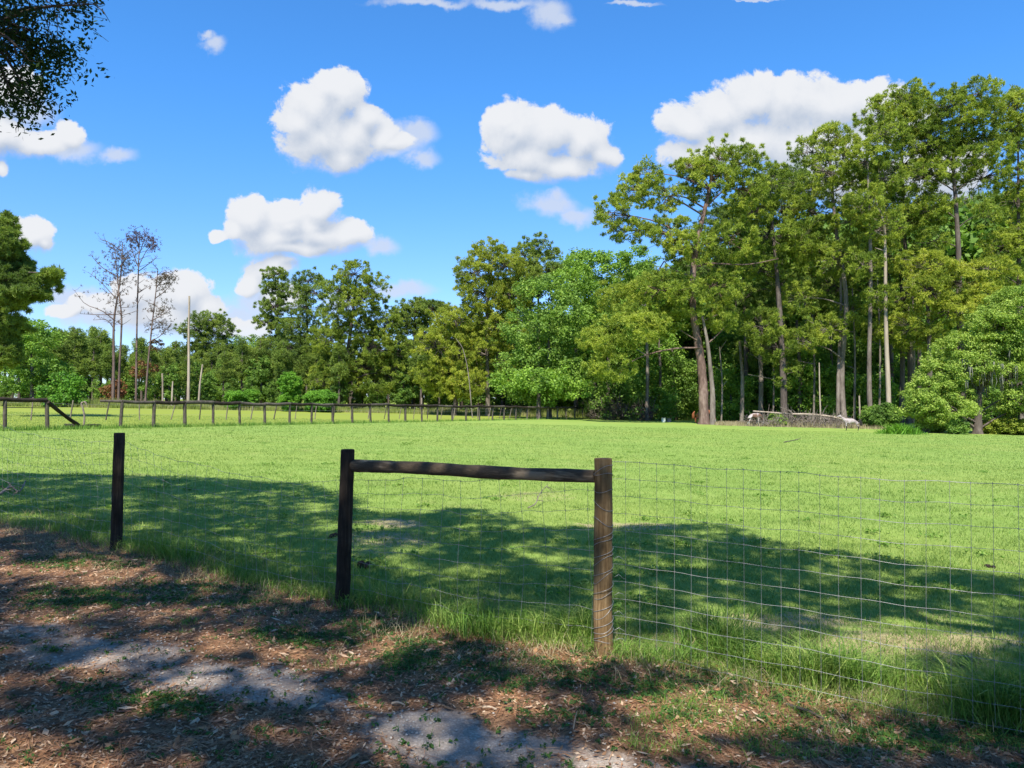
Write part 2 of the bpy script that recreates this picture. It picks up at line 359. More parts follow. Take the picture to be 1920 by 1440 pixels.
# far fence line in plan
FA = base(90, 33.0)[:2]; FB = base(1100, 91.0)[:2]
fd = (FB-FA)/np.linalg.norm(FB-FA); fnrm = np.array([-fd[1], fd[0]]); FARC = float(np.dot(np.array([-0.893, 0.450]), FA))
gme = mbg.mesh('ground', True); gme.materials.append(ground_mat())
for nm, arr in (('grassy', grassy), ('sand', sand), ('worn', worn), ('weeds', weeds)):
    at = gme.attributes.new(nm, 'FLOAT', 'POINT'); at.data.foreach_set('value', arr.astype(np.float32).ravel())
tag(link('ground', gme), kind='structure', label='flat green pasture with a littered sandy track in front')

# ------------------------------------------------------------ trees
def pine_tufts(mb, C, R, per, rng, length=0.42, width=0.085, spikes=5, up=0.3, flat=0.75):
    n = len(C)*per
    c = np.repeat(C, per, 0); r = np.repeat(R, per)*rng.uniform(.5, 1.25, n)
    d = rdir(rng, n, 0.25); p = c+d*(r*rng.uniform(0.55, 1.0, n))[:, None]*np.array([1, 1, flat])
    p = np.repeat(p, spikes, 0); d = np.repeat(d, spikes, 0)
    k = len(p); e = d*0.55+rng.normal(0, 0.75, (k, 3)); e[:, 2] += up; e /= np.linalg.norm(e, axis=1)[:, None]
    L = length*rng.uniform(0.6, 1.25, k)[:, None]
    s = np.cross(e, rng.normal(0, 1, (k, 3))); s /= np.linalg.norm(s, axis=1)[:, None]+1e-9
    w = width*rng.uniform(0.7, 1.3, k)[:, None]
    V = np.stack([p-s*w/2, p+s*w/2, p+e*L], 1).reshape(-1, 3)
    mb.add(V, np.arange(k*3).reshape(-1, 3))
def leaf_quads(mb, C, R, per, rng, size=0.2, flat=0.7, up=0.5, aspect=0.6):
    n = len(C)*per
    c = np.repeat(C, per, 0); r = np.repeat(R, per)
    d = rdir(rng, n, 0.2); p = c+d*(r*rng.uniform(0.35, 1.0, n))[:, None]*np.array([1, 1, flat])
    nr = d*0.6+rng.normal(0, 0.55, (n, 3)); nr[:, 2] += up; nr /= np.linalg.norm(nr, axis=1)[:, None]
    a = np.cross(nr, rng.normal(0, 1, (n, 3))); a /= np.linalg.norm(a, axis=1)[:, None]+1e-9
    b = np.cross(nr, a); s = (size*rng.uniform(0.6, 1.3, n))[:, None]
    V = np.stack([p-a*s/2, p+b*s*aspect/2, p+a*s/2, p-b*s*aspect/2], 1).reshape(-1, 3)
    mb.add(V, np.arange(n*4).reshape(-1, 4))
def clumps(blobs, dens, rc, rng, hollow=0.45):
    C = []; R = []; B = []
    for i, (c, r) in enumerate(blobs):
        area = (r[0]*r[1]+r[0]*r[2]+r[1]*r[2])/3*4*math.pi
        n = max(3, int(area*dens/(rc*rc*3.1)))
        d = rdir(rng, n, 0.15); q = rng.uniform(hollow, 1.0, n)**0.6
        C.append(np.asarray(c)+d*np.asarray(r)*q[:, None]); R.append(rc*rng.uniform(0.65, 1.35, n)); B += [i]*n
    return np.concatenate(C), np.concatenate(R), np.array(B)

def grow(name, label, cat, D, trunk, blobs, leaf, bark=BARKD, kind='pine', r0=0.3, dens=0.42, rc=0.8, per=16, seed=1, group=None,
         depth=None, twigs=0.6, leafsize=None, moss=False, limbs=True, limb_above=9999, rtop=0.08, extra=None, local=False, hollow=0.45, width=None):
    """trunk: [(px,py)...] from the foot up; blobs: [(px,py,rx,ry)...] lumps of the crown; both in photograph pixels at distance D."""
    rng = np.random.default_rng(seed)
    k = D/F
    foot = base(trunk[0][0], D)
    tp = [foot-np.array([0, 0, 0.15])]
    for i, (x, y) in enumerate(trunk[1:]):
        p = P(x, y, D); p[1] += rng.normal(0, 0.25); tp.append(p)
    tp = smoothpath(tp, max(8, len(tp)*5)); nrm = np.linspace(0, 1, len(tp))
    rad = r0*(1-nrm)**0.8+rtop; rad *= 0.8; rad[0] *= 1.35; rad[1] *= 1.12
    t = MB(); tube(t, tp, rad, 10, True, rng, 0.06)
    B = []
    for (x, y, rx, ry) in blobs:
        c = P(x, y, D); ryd = (depth or 1.15)*rx*k
        c[1] += rng.uniform(-0.6, 0.6)*rx*k
        B.append((c, np.array([rx*k, ryd, ry*k])))
    if name in ('bush', 'dead_bush', 'live_oak', 'understory_tree') and name != 'live_oak':
        for c, r in list(B):
            h = c[2]-float(ground(c[0], c[1]))
            if h > r[2]*.8: B.append((c-np.array([0, 0, h*.55]), np.array([r[0]*.9, r[1]*.9, max(r[2], h*.5)])))
    if kind == 'pine': dens *= 2.0; per = int(per*1.3); rc *= .58
    else: dens *= 1.8; per = int(per*2.3)
    C, R, bi = clumps(B, dens, rc, rng, hollow)
    if kind == 'pine':                      # loose sprays beyond the lumps, so the outline frays
        w_ = rng.random(len(C)) < .34; cc = np.array([b[0] for b in B])[bi]
        C[w_] = cc[w_]+(C[w_]-cc[w_])*rng.uniform(1.1, 1.5, w_.sum())[:, None]; R[w_] *= .55
    for i, (c, r) in enumerate(B):
        if not limbs: break
        if blobs[min(i, len(blobs)-1)][1] > limb_above: continue
        hd = np.hypot(*(tp[:, :2]-c[:2]).T)
        zt = c[2]-0.35*hd.min()-0.3
        j = int(np.argmin(abs(tp[:, 2]-zt))); j = min(max(j, 2), len(tp)-1)
        s0 = tp[j]; mid = (s0+c)/2; mid[2] += 0.1*np.linalg.norm(c-s0); mid += rng.normal(0, 0.25, 3)
        L = np.linalg.norm(c-s0); rb = min(rad[j]*0.5, 0.035+0.014*L)
        tube(t, smoothpath([s0, mid, c], 8), np.linspace(rb, 0.03, 8), 5, False)
        mine = np.where(bi == i)[0]; mine = mine[rng.random(len(mine)) < twigs]
        for q in mine:
            a = mid*(0.4)+c*0.6 if rng.random() < .5 else c
            e = C[q]; mm = (a+e)/2+rng.normal(0, 0.12, 3)
            tube(t, [a, mm, e], [0.035, 0.025, 0.014], 3, False)
    root = empty(name, foot, label, cat, group)
    cr = MB()
    if kind == 'pine': pine_tufts(cr, C, R, per, rng, leafsize or 0.29, width=width or 0.072, spikes=7)
    else: leaf_quads(cr, C, R, per, rng, leafsize or 0.30)
    crown = cr.build('crown', leaf, root)
    tr = t.build('trunk', bark, root, True)
    if moss:
        ms_ = MB()
        hol = np.where((abs(960+F*C[:, 0]/C[:, 1]-1855) < 50) & (abs(748-F*(C[:, 2]-CAMZ)/C[:, 1]-705) < 50))[0]
        for q in rng.choice(hol, moss, replace=True):
            p = C[q]+rng.normal(0, 0.3, 3); L = rng.uniform(0.5, 1.7)
            if p[2]-L < ground(p[0], p[1])+0.8: continue
            for s in range(3):
                o = rng.normal(0, 0.07, 3); o[2] = 0
                tube(ms_, [p+o, p+o*1.5+np.array([rng.normal(0, .04), 0, -L*.5]), p+o+np.array([0, 0, -L*rng.uniform(.8, 1)])], [0.05, 0.045, 0.005], 3, False)
        tag(ms_.build('moss', MOSS, root), kind='stuff')
    if extra: extra(root, tp, rng)
    return root

# --- the big pine at the edge of the wood, and its neighbours, left to right
def big_extra(root, tp, rng):
    m = MB()
    for pts, r in [([(1312,652),(1262,654),(1205,668),(1170,690),(1150,722)], .10), ([(1310,640),(1285,625),(1272,615)], .06), ([(1322,600),(1345,590)], .06),
                   ([(1300,520),(1262,505),(1245,490)], .11), ([(1308,500),(1330,494),(1400,496),(1460,485)], .13), ([(1245,490),(1230,515),(1205,560)], .07),
                   ([(1326,645),(1345,628),(1362,610)], .09)]:
        p = [P(x, y, 75-0.5*i*(r > .15)) for i, (x, y) in enumerate(pts)]
        m = MB(); tube(m, smoothpath(p, 14), np.linspace(r, 0.04, 14), 6, False, rng, 0.1); m.build('limb', BARK, root, True)
    m2 = MB()                              # the paler stem that stands close beside the main trunk
    p = [base(1336, 74.6)-np.array([0, 0, .1])]+[P(x, y, 74.8) for x, y in [(1336, 740), (1332, 690), (1326, 640), (1316, 590)]]
    tube(m2, smoothpath(p, 16), np.linspace(0.30, 0.12, 16), 8, True, rng, 0.07); m2.build('stem', BARKG, root, True)
BIG = grow('pine_tree', 'biggest pine at the wood edge, thick double trunk with a brown horse behind its foot', 'tree', 75,
  [(1320,795),(1319,740),(1317,690),(1308,630),(1299,580),(1300,500),(1312,430),(1330,360),(1338,310)],
  [(1150,400,34,26),(1185,355,34,30),(1215,325,26,24),(1240,365,40,32),(1180,430,40,20),(1298,320,36,24),(1345,300,40,28),(1395,310,30,34),(1330,350,52,34),(1400,360,34,40),(1250,440,44,30),
   (1290,470,50,34),(1370,450,50,38),(1235,545,56,34),(1290,560,44,38),(1350,540,46,40),(1180,620,60,30),(1120,640,38,24),(1140,690,44,30),(1240,600,50,30),(1355,600,30,24),(1160,560,40,30)],
  PINE, BARK, r0=0.52, rc=0.72, per=15, dens=0.36, seed=11, limb_above=555, extra=big_extra, rtop=0.12, twigs=0.4)
def farther(D, trunk):                      # left of the wood the trees stand farther off
    return D*float(np.interp(trunk[0][0], [0, 40, 700, 1000], [1.0, 1.32, 1.2, 1.0]))
def pine(label, D, trunk, blobs, seed, leaf=PINE, **kw): return grow(kw.pop('name', 'pine_tree'), label, 'tree', farther(D, trunk), trunk, blobs, leaf, seed=seed, **kw)
pine('dark trunked pine right of the biggest pine, low round yellow-green bough at mid height', 79, [(1470,796),(1468,700),(1462,560),(1452,450),(1445,360)],
  [(1445,345,44,34),(1410,400,40,30),(1480,390,46,38),(1440,440,54,36),(1500,450,40,36),(1430,500,46,26),(1430,610,46,34),(1455,650,44,30),(1478,700,26,32)], 12, dens=0.34, r0=0.4)
pine('tall pine with two grey stems above the pale grey horse, pointed top', 80, [(1583,797),(1582,700),(1580,560),(1568,420),(1556,300),(1552,270)],
  [(1512,285,30,28),(1550,262,36,24),(1590,280,40,34),(1535,330,46,36),(1600,345,40,36),(1530,395,50,36),(1590,420,42,36),(1520,455,48,34),(1560,490,50,34),(1500,560,40,36),(1600,590,32,30),(1545,620,36,28),(1500,640,34,24)], 13, dens=0.34, r0=0.30, bark=BARKG,
  extra=lambda root, tp, rng: (lambda m: (tube(m, smoothpath([base(1571, 80.5)]+[P(x, y, 80.5) for x, y in [(1572,700),(1577,600),(1576,520)]], 14), np.linspace(.24, .12, 14), 8, True, rng, .07), m.build('stem', BARKG, root, True)))(MB()))
pine('straight pine with grey ridged trunk, just right of the pale grey horse', 76, [(1632,797),(1631,700),(1630,560),(1628,450),(1622,360),(1625,280)],
  [(1650,255,34,32),(1625,300,40,30),(1660,330,36,34),(1615,390,40,32),(1650,430,40,34),(1612,500,32,30),(1640,560,26,20)], 14, r0=0.24, bark=BARKG, leaf=PINE)
pine('wide crowned pine with its round top right of the big white cloud', 82, [(1705,790),(1704,700),(1700,560),(1696,420),(1690,300),(1692,220)],
  [(1640,220,34,30),(1680,195,44,28),(1725,188,36,26),(1670,240,48,34),(1720,250,40,36),(1690,310,46,34),(1740,400,40,36),(1690,420,56,38),(1650,480,40,30),(1720,500,44,32),(1690,560,46,30),(1650,620,36,30),(1710,640,40,30)], 15, dens=0.34, r0=0.36)
pine('tallest pine of the wood, broad flat crown high over the live oak', 78, [(1803,812),(1802,700),(1800,560),(1800,480),(1795,380),(1792,290),(1800,220)],
  [(1772,205,42,28),(1820,185,40,24),(1862,205,34,28),(1800,235,66,32),(1750,265,44,32),(1850,270,50,34),(1790,300,60,34),(1735,330,44,30),(1860,330,44,32),(1750,390,40,28),(1842,410,30,22),(1755,450,34,24)], 16, dens=0.34, r0=0.42)
pine('pine cut by the right edge of the photo, crown level with the tallest', 80, [(1915,812),(1914,700),(1912,560),(1908,400),(1905,250)],
  [(1895,205,36,30),(1930,190,40,34),(1890,250,36,30),(1925,265,46,38),(1935,340,50,40),(1900,380,30,26),(1890,460,44,34),(1925,440,36,40),(1880,510,40,28)], 17, dens=0.34, r0=0.34)
pine('yellow-green pine standing close behind the big oak, crown just over it', 74, [(1745,806),(1742,700),(1738,600),(1735,520)],
  [(1745,500,46,28),(1800,530,44,28),(1730,550,44,30),(1775,585,40,28),(1830,560,40,26),(1715,610,40,32),(1760,640,30,24),(1850,505,34,22)], 18, leaf=PINEY, r0=0.32)
#
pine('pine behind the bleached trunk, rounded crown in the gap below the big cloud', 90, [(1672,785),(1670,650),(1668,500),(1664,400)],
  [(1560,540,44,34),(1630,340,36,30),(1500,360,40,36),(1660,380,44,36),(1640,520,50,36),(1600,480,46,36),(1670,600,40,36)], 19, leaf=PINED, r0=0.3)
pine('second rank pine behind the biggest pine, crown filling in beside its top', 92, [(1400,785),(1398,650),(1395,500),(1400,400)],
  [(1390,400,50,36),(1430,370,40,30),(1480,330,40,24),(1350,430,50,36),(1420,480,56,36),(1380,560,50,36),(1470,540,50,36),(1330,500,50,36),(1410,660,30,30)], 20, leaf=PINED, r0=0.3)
# bleached bare trunk
def snag(label, D, pts, r0, r1, seed, matl=BARKL, branches=0, group=None, name='bare_tree'):
    rng = np.random.default_rng(seed); m = MB()
    p = [base(pts[0][0], D)-np.array([0, 0, .1])]+[P(x, y, D) for x, y in pts[1:]]
    p = smoothpath(p, 16); tube(m, p, np.linspace(r0, r1, 16), 8, True, rng, 0.08)
    for _ in range(branches):
        j = rng.integers(6, 15); e = p[j]+np.array([rng.normal(0, 1.2), rng.normal(0, .8), rng.uniform(.2, 1.4)])
        tube(m, [p[j], (p[j]+e)/2+rng.normal(0, .1, 3), e], [0.07, 0.05, 0.02], 4, False)
    o = m.build(name, matl, None, True); return tag(o, label, 'dead tree', group)
snag('bleached barkless dead trunk, palest in the wood, thin at the top', 75, [(1668,762),(1664,690),(1661,600),(1660,500),(1657,420),(1640,375)], 0.26, 0.08, 21, branches=7)
snag('thin pale dead stem standing in the dry brush near the fallen tree', 75, [(1539,790),(1537,740),(1536,680)], 0.09, 0.05, 22)
snag('short thin pale stub just left of the straight grey pine', 75.5, [(1613,795),(1612,770),(1611,742)], 0.10, 0.08, 23)
for i, (px, top, D, r, lab) in enumerate([
  (1212,560,86,.22,'slim pale grey trunk under the low left bough of the biggest pine'),
  (1236,600,90,.20,'dark trunk just right of the slim pale grey trunk'),
  (1390,640,84,.24,'grey trunk midway between the biggest pine and the fallen tree'),
  (1425,620,86,.30,'thick grey-brown trunk directly behind the left end of the fallen tree'),
  (1497,600,88,.26,'dark trunk rising behind the middle of the fallen tree'),
  (1512,560,92,.22,'thin dark trunk in the shade right of the middle of the fallen tree'),
  (1558,610,90,.22,'shaded trunk left of the twin grey stems'),
  (1690,420,84,.30,'dark trunk just right of the bleached dead trunk'),
  (1722,560,86,.28,'dark trunk left of the big oak with a stubby broken branch'),
  (1115,690,92,.18,'short dark trunk at the far end of the rail fence'),
  (1352,650,80,.10,'thin pale stem just right of the biggest pine and its second stem'),
  (1449,620,81,.11,'thin pale stem behind the left third of the fallen tree'),
  (1525,560,82,.12,'thin pale stem just left of the thin pale dead stem'),
  (1601,540,81,.13,'thin pale stem between the twin grey stems and the straight grey pine'),
  (1648,520,80,.12,'thin pale stem between the straight grey pine and the bleached dead trunk'),
  (1712,500,80,.13,'thin pale stem in the gap left of the live oak crown'),
  (1262,640,96,.18,'dim trunk in the deep shade left of the biggest pine')]):
    snag(lab, D, [(px, 790), (px+2, (top+790)/2), (px-3, top)], r, r*.6, 30+i, BARKG if i in (0, 2, 3) or 10 <= i <= 15 else BARKD, 3, name='slender_tree')

# centre of the wood
pine('yellow-green pine with the highest top left of the wood, grey trunk visible to the ground', 85, [(915,760),(914,700),(913,600),(920,520),(925,480)],
  [(915,475,38,26),(885,515,34,30),(950,500,38,28),(905,550,48,34),(960,550,40,32),(880,600,46,28),(935,610,40,28),(845,640,40,32),(890,660,40,32),(835,690,38,32),(940,680,24,40),(870,710,44,26)], 41, leaf=PINEY, r0=0.28, bark=BARKG)
pine('lower yellow-green pine left of the wood, boughs down to the rail fence', 80, [(852,752),(856,700),(862,640),(850,590)],
  [(845,600,38,26),(820,650,36,34),(860,660,30,34),(840,700,44,28),(805,705,30,28),(880,720,40,22),(850,735,44,16)], 42, leaf=PINEY, r0=0.2)
snag('thin leaning pale stem in front of the yellow-green pines', 79, [(886,752),(878,700),(868,655),(855,635)], 0.06, 0.03, 43, matl=BARKG)
pine('dark thin-topped pine showing over the centre of the wood', 96, [(1010,765),(1010,600),(1008,500)],
  [(985,480,30,24),(1012,466,20,20),(1036,478,16,14),(990,520,40,34),(1030,520,40,26),(970,570,36,30)], 44, leaf=PINED, r0=0.2)
def broad(label, D, trunk, blobs, seed, leaf=BROAD, **kw):
    kw.setdefault('rc', 0.9); kw.setdefault('per', 34); kw.setdefault('dens', 0.50); kw.setdefault('limbs', False)
    return grow(kw.pop('name', 'broadleaf_tree'), label, 'tree', farther(D, trunk), trunk, blobs, leaf, kind='broad', seed=seed, **kw)
broad('dense dark green broadleaf tree at the centre of the wood, foliage down to the ground', 84, [(1030,765),(1028,700),(1030,600)],
  [(1020,560,54,40),(1060,600,46,44),(990,620,50,40),(1040,650,60,46),(985,690,52,40),(1050,710,56,34),(1000,735,60,20),(1085,660,36,40)], 51, leaf=BROADD)
broad('mid green broadleaf tree with a rounded top left of the biggest pine', 92, [(1140,770),(1140,680),(1140,580)],
  [(1100,500,46,34),(1150,500,50,34),(1200,495,40,34),(1070,540,50,40),(1130,560,60,44),(1200,560,50,44),(1160,620,60,44),(1220,640,46,44),(1100,610,46,36)], 52, leaf=BROAD)
broad('darker green broadleaf tree with a low top behind the centre of the wood', 100, [(1080,770),(1080,600),(1082,520)],
  [(1060,500,34,22),(1095,490,40,22),(1040,540,46,34),(1090,550,50,36),(960,560,50,36)], 53, leaf=BROADD)
broad('low bright green broadleaf tree behind the rail fence, left of the twiggy thicket', 80, [(1010,768),(1010,745),(1010,720)],
  [(960,720,34,24),(1000,715,40,24),(1050,712,36,24),(1085,735,26,20),(1030,745,50,16)], 54, leaf=BROAD)
# shaded understory beneath the pines
US = [(1150,735,40,36),(1215,690,46,44),(1265,720,40,40),(1215,755,40,22),(1380,660,40,40),(1370,740,34,34),(1430,730,40,34),(1500,700,44,44),(1530,660,40,44),(1555,735,34,36),(1600,690,34,48),(1640,740,30,34),(1690,690,36,50),(1665,765,30,24)]
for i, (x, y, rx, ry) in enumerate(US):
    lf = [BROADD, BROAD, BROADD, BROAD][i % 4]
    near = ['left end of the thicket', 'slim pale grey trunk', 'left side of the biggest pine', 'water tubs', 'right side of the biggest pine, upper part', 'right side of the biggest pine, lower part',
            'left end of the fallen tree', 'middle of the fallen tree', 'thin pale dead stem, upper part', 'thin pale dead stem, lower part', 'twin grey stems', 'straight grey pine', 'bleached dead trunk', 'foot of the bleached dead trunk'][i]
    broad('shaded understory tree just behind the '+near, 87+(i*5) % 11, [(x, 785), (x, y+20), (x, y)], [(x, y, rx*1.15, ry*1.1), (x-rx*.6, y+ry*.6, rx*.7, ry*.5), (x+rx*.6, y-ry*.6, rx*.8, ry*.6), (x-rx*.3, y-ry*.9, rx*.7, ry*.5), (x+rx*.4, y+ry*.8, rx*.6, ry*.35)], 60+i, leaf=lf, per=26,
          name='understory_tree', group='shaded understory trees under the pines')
# live oak on the right
broad('big rounded live oak at the right edge with grey moss hanging in its dark hollow', 63, [(1832,818),(1834,780),(1838,740),(1845,690)],
  [(1900,580,60,38),(1850,610,44,34),(1930,620,50,44),(1810,655,50,36),(1870,650,56,36),(1780,700,48,34),(1745,735,44,26),(1725,752,30,18),(1800,745,34,22),(1930,690,50,50),(1905,750,44,24),(1830,700,34,26),(1870,700,30,26),(1780,770,40,18),(1930,770,36,24),(1735,770,34,20),(1760,790,30,14),(1710,775,16,12),(1870,625,50,36),(1820,690,50,30)], 71, leaf=OAKL, name='live_oak',
  rc=0.55, per=60, leafsize=0.17, dens=0.62, moss=110, limbs=True, r0=0.42, bark=BARKD, twigs=0.15,
  extra=lambda root, tp, rng: [(lambda m: (tube(m, smoothpath([base(px, 64)]+[P(px+dx, y, 64+dd) for dx, y, dd in ((2, 770, 0), (8, 720, .5))], 10), np.linspace(r, r*.5, 10), 8, True, rng, .1), m.build('stem', BARKD, root, True)))(MB()) for px, r in ((1735, .3), (1890, .34), (1905, .24))])
# group left of centre
pine('large full-crowned pine, tallest of the group left of centre, thick forked dark trunk', 88, [(637,752),(640,720),(648,680),(658,620),(664,560),(668,520)],
  [(668,515,34,22),(640,545,34,26),(700,545,32,28),(668,570,44,30),(625,590,34,28),(710,600,38,28),(665,625,50,28),(735,610,24,20),(615,640,36,26),(700,650,44,28),(740,655,34,28),(630,690,40,26),(685,690,46,26),(740,700,34,28),(610,715,34,18),(700,725,50,16)], 81, r0=0.4, dens=0.34)
pine('slim pine with an open feathery crown, farthest left of the group left of centre', 98, [(522,750),(522,680),(520,600),(520,530)],
  [(520,516,22,12),(505,540,18,14),(535,548,18,14),(515,575,28,16),(500,605,24,16),(532,612,24,18),(510,645,30,18),(495,680,30,20),(525,700,34,22)], 82, leaf=PINED, dens=0.30, r0=0.2, rc=0.6)
pine('dark pine with a round head between the slim feathery pine and the large full pine', 95, [(578,750),(577,680),(576,600),(574,550)],
  [(574,525,30,18),(560,548,24,18),(592,550,26,20),(575,580,34,22),(560,615,34,24),(590,630,34,26),(545,655,36,26),(580,680,40,28),(540,700,34,24),(570,720,40,20)], 83, leaf=PINED, dens=0.30, r0=0.26)
pine('dark pine with a flat open top and bare trunk at the gap before the wood', 100, [(774,752),(776,680),(778,610),(780,580)],
  [(780,570,32,12),(755,585,24,12),(806,582,26,12),(820,575,20,10),(775,600,38,14),(760,620,26,16),(800,625,24,20),(770,660,24,26),(780,700,30,26),(800,720,30,24)], 84, leaf=PINED, dens=0.30, r0=0.22, rc=0.6)
pine('small rounded pine behind the tall bare pole', 105, [(388,748),(390,690),(392,620)],
  [(390,598,30,14),(370,620,28,18),(410,618,28,18),(390,645,40,20),(365,665,32,22),(415,670,32,22),(390,700,44,22)], 85, leaf=PINED, r0=0.22)
broad('low dark tree between the tall bare pole and the slim feathery pine', 108, [(460,750),(460,700),(460,680)],
  [(465,645,32,16),(435,665,34,20),(490,660,30,20),(460,690,48,26),(430,715,36,22),(490,715,36,20)], 86, leaf=BROADD)
broad('yellowish low tree standing behind the dead trees and poles', 100, [(320,750),(320,700),(322,680)],
  [(320,690,34,22),(345,720,30,20),(300,715,24,22)], 87, leaf=leaf_mat('dull_yellow_leaves', [(0.06, 0.08, 0.015), (0.12, 0.14, 0.02), (0.18, 0.18, 0.03)], .5))
broad('bright green broadleaf tree on the left, next to the dark edge pine', 72, [(62,752),(62,700),(60,660)],
  [(60,620,46,22),(30,650,36,28),(90,645,36,24),(60,680,48,30),(110,690,30,22),(40,715,44,24),(95,725,40,18)], 88, leaf=BROAD, per=40)
broad('small bright green bush with a pointed top at the left behind the rail fence', 66, [(122,752),(122,735)], [(122,715,26,14),(110,735,28,12),(140,730,18,14)], 89, leaf=BRIGHT, name='bush')
pine('very dark pine at the left edge reaching one long bough over the sky', 48, [(-30,770),(-28,650),(-30,500),(-40,380)],
  [(5,425,26,24),(15,460,30,26),(-5,500,44,34),(30,520,34,22),(70,530,26,12),(98,512,18,9),(55,552,34,10),(10,560,44,22),(0,610,36,28),(5,660,26,30),(-20,440,40,36)], 90, leaf=PINED, r0=0.4, rc=0.42, leafsize=0.26, width=0.05, per=24, dens=.5)
for i, (x, y, rx, ry, D, lab) in enumerate([(546,716,20,18,72,'small bright green bush, taller of the two near the slim feathery pine'), (600,742,30,9,72,'low bright green bush in front of the large full pine'), (445,742,20,8,72,'low bright green bush left of the slim feathery pine'),
    (470,738,14,7,73,'tiny green bush between two bright bushes'), (1190,752,26,20,88,'dim green shrub at the foot of the thicket'), (1655,778,34,22,74,'dark green shrub between the straight grey pine and the live oak'), (1745,790,26,14,66,'olive shrub under the left skirt of the live oak'),
    (1798,800,16,16,61,'small dark shrub standing alone in front of the live oak'), (1458,790,20,12,73.5,'dark green weed bush under the fallen tree'), (1880,800,44,16,64,'brownish shrub under the right side of the live oak')]):
    broad(lab, D, [(x, y+ry), (x, y)], [(x, y, rx, ry), (x-rx*.4, y+ry*.3, rx*.6, ry*.6), (x+rx*.4, y+ry*.3, rx*.6, ry*.6)], 100+i, leaf=[BRIGHT, BRIGHT, BRIGHT, BRIGHT, BROADD, BROADD, PINEY, BROADD, BROADD, PINEY][i], name='bush', rc=0.35, per=40, leafsize=0.16, dens=.9)

# distant woods: three kinds of tree, copied in rows far behind
def copy_tree(o, loc, sc, rz):
    c = o.copy(); SC.collection.objects.link(c); c.location = loc; c.scale = (sc, sc, sc); c.rotation_euler = (0, 0, rz)
    for ch in o.children:
        d = ch.copy(); SC.collection.objects.link(d); d.parent = c; d.matrix_parent_inverse.identity(); d.location = ch.location
    return c
def proto(label, group, kind, leaf, seed, H=16, rx=3.2):
    rng = np.random.default_rng(seed); X0, Y0 = 0.0, 0.0; foot = np.zeros(3)
    root = empty('distant_pine' if kind == 'pine' else 'distant_broadleaf_tree', foot, label, 'tree', group)
    t = MB(); tp = smoothpath([[0, 0, -.5], [.1, 0, H*.4], [-.2, .1, H*.8], [0, 0, H*.95]], 12); tube(t, tp, np.linspace(.3, .06, 12), 8, True, rng, .07)
    B = []
    lo = 0.42 if kind == 'pine' else 0.12
    for i in range(18):
        h = (lo+(0.93-lo)*(i+rng.random())/18)*H; w = rx*(1-abs(h/H-0.55)*1.1)*rng.uniform(.5, 1)
        a = rng.uniform(0, 6.28); c = np.array([math.cos(a)*w*.6, math.sin(a)*w*.6, h]); B.append((c, np.array([w*.5, w*.5, w*.3+.35])))
        tube(t, [tp[min(11, int(h/H*11))], c], [.09, .03], 4, False)
    C, R, _ = clumps(B, .9, .8, rng)
    m = MB()
    if kind == 'pine': pine_tufts(m, C, R, 30, rng, .42, .11)
    else: leaf_quads(m, C, R, 44, rng, .42)
    m.build('crown', leaf, root); t.build('trunk', BARKD, root, True)
    return root
pp1 = proto('distant dark pine in the rows of woods on the horizon', 'distant pines closing the horizon', 'pine', PINED, 201)
pp2 = proto('distant dark pine in the rows of woods on the horizon', 'distant pines closing the horizon', 'pine', PINED, 202, 15, 2.6)
pb1 = proto('distant rounded broadleaf tree in the rows of woods on the horizon', 'distant broadleaf trees closing the horizon', 'broad', BROADD, 203, 12, 5)
pb2 = proto('distant rounded broadleaf tree in the rows of woods on the horizon', 'distant broadleaf trees closing the horizon', 'broad', BROADD, 204, 11, 4.5)
rng = np.random.default_rng(5); protos = [pp1, pp2, pb1, pb2]; first = [True]*4
def topline(px):                          # the height (photo px) the far rows reach
    return np.interp(px, [-100, 0, 100, 200, 300, 420, 500, 620, 750, 820, 900, 1000, 1100, 1300, 1600, 2000], [600, 600, 605, 610, 635, 645, 625, 630, 630, 625, 570, 545, 530, 440, 360, 340])
for row, D0 in enumerate((110, 122, 135, 150)):
    px = -90.0+row*17
    while px < 2010:
        D = D0+rng.uniform(-6, 6); k = int(rng.integers(0, 2)) if rng.random() < (.85 if px < 760 else .45) else 2+int(rng.integers(0, 2))
        H = [16, 15, 12, 11][k]; f = base(px, D)
        ztop = CAMZ+(748-(topline(px)+(rng.uniform(-6, 30) if k < 2 else rng.uniform(25, 75))))/F*D
        sc = max(.45, (ztop-f[2])/H)
        if first[k]: protos[k].location = f; protos[k].scale = (sc,)*3; first[k] = False
        else: copy_tree(protos[k], f, sc, rng.uniform(0, 6.28))
        px += rng.uniform(34, 58)*112/D*max(.75, min(1.5, sc))

for D0 in (109, 128, 152):                 # low growth between the trunks
    px = -80.0
    while px < 2010:
        D = D0+rng.uniform(-4, 4); k = 2+int(rng.integers(0, 2)); copy_tree(protos[k], base(px, D), rng.uniform(.3, .5), rng.uniform(0, 6.28)); px += rng.uniform(30, 52)*110/D
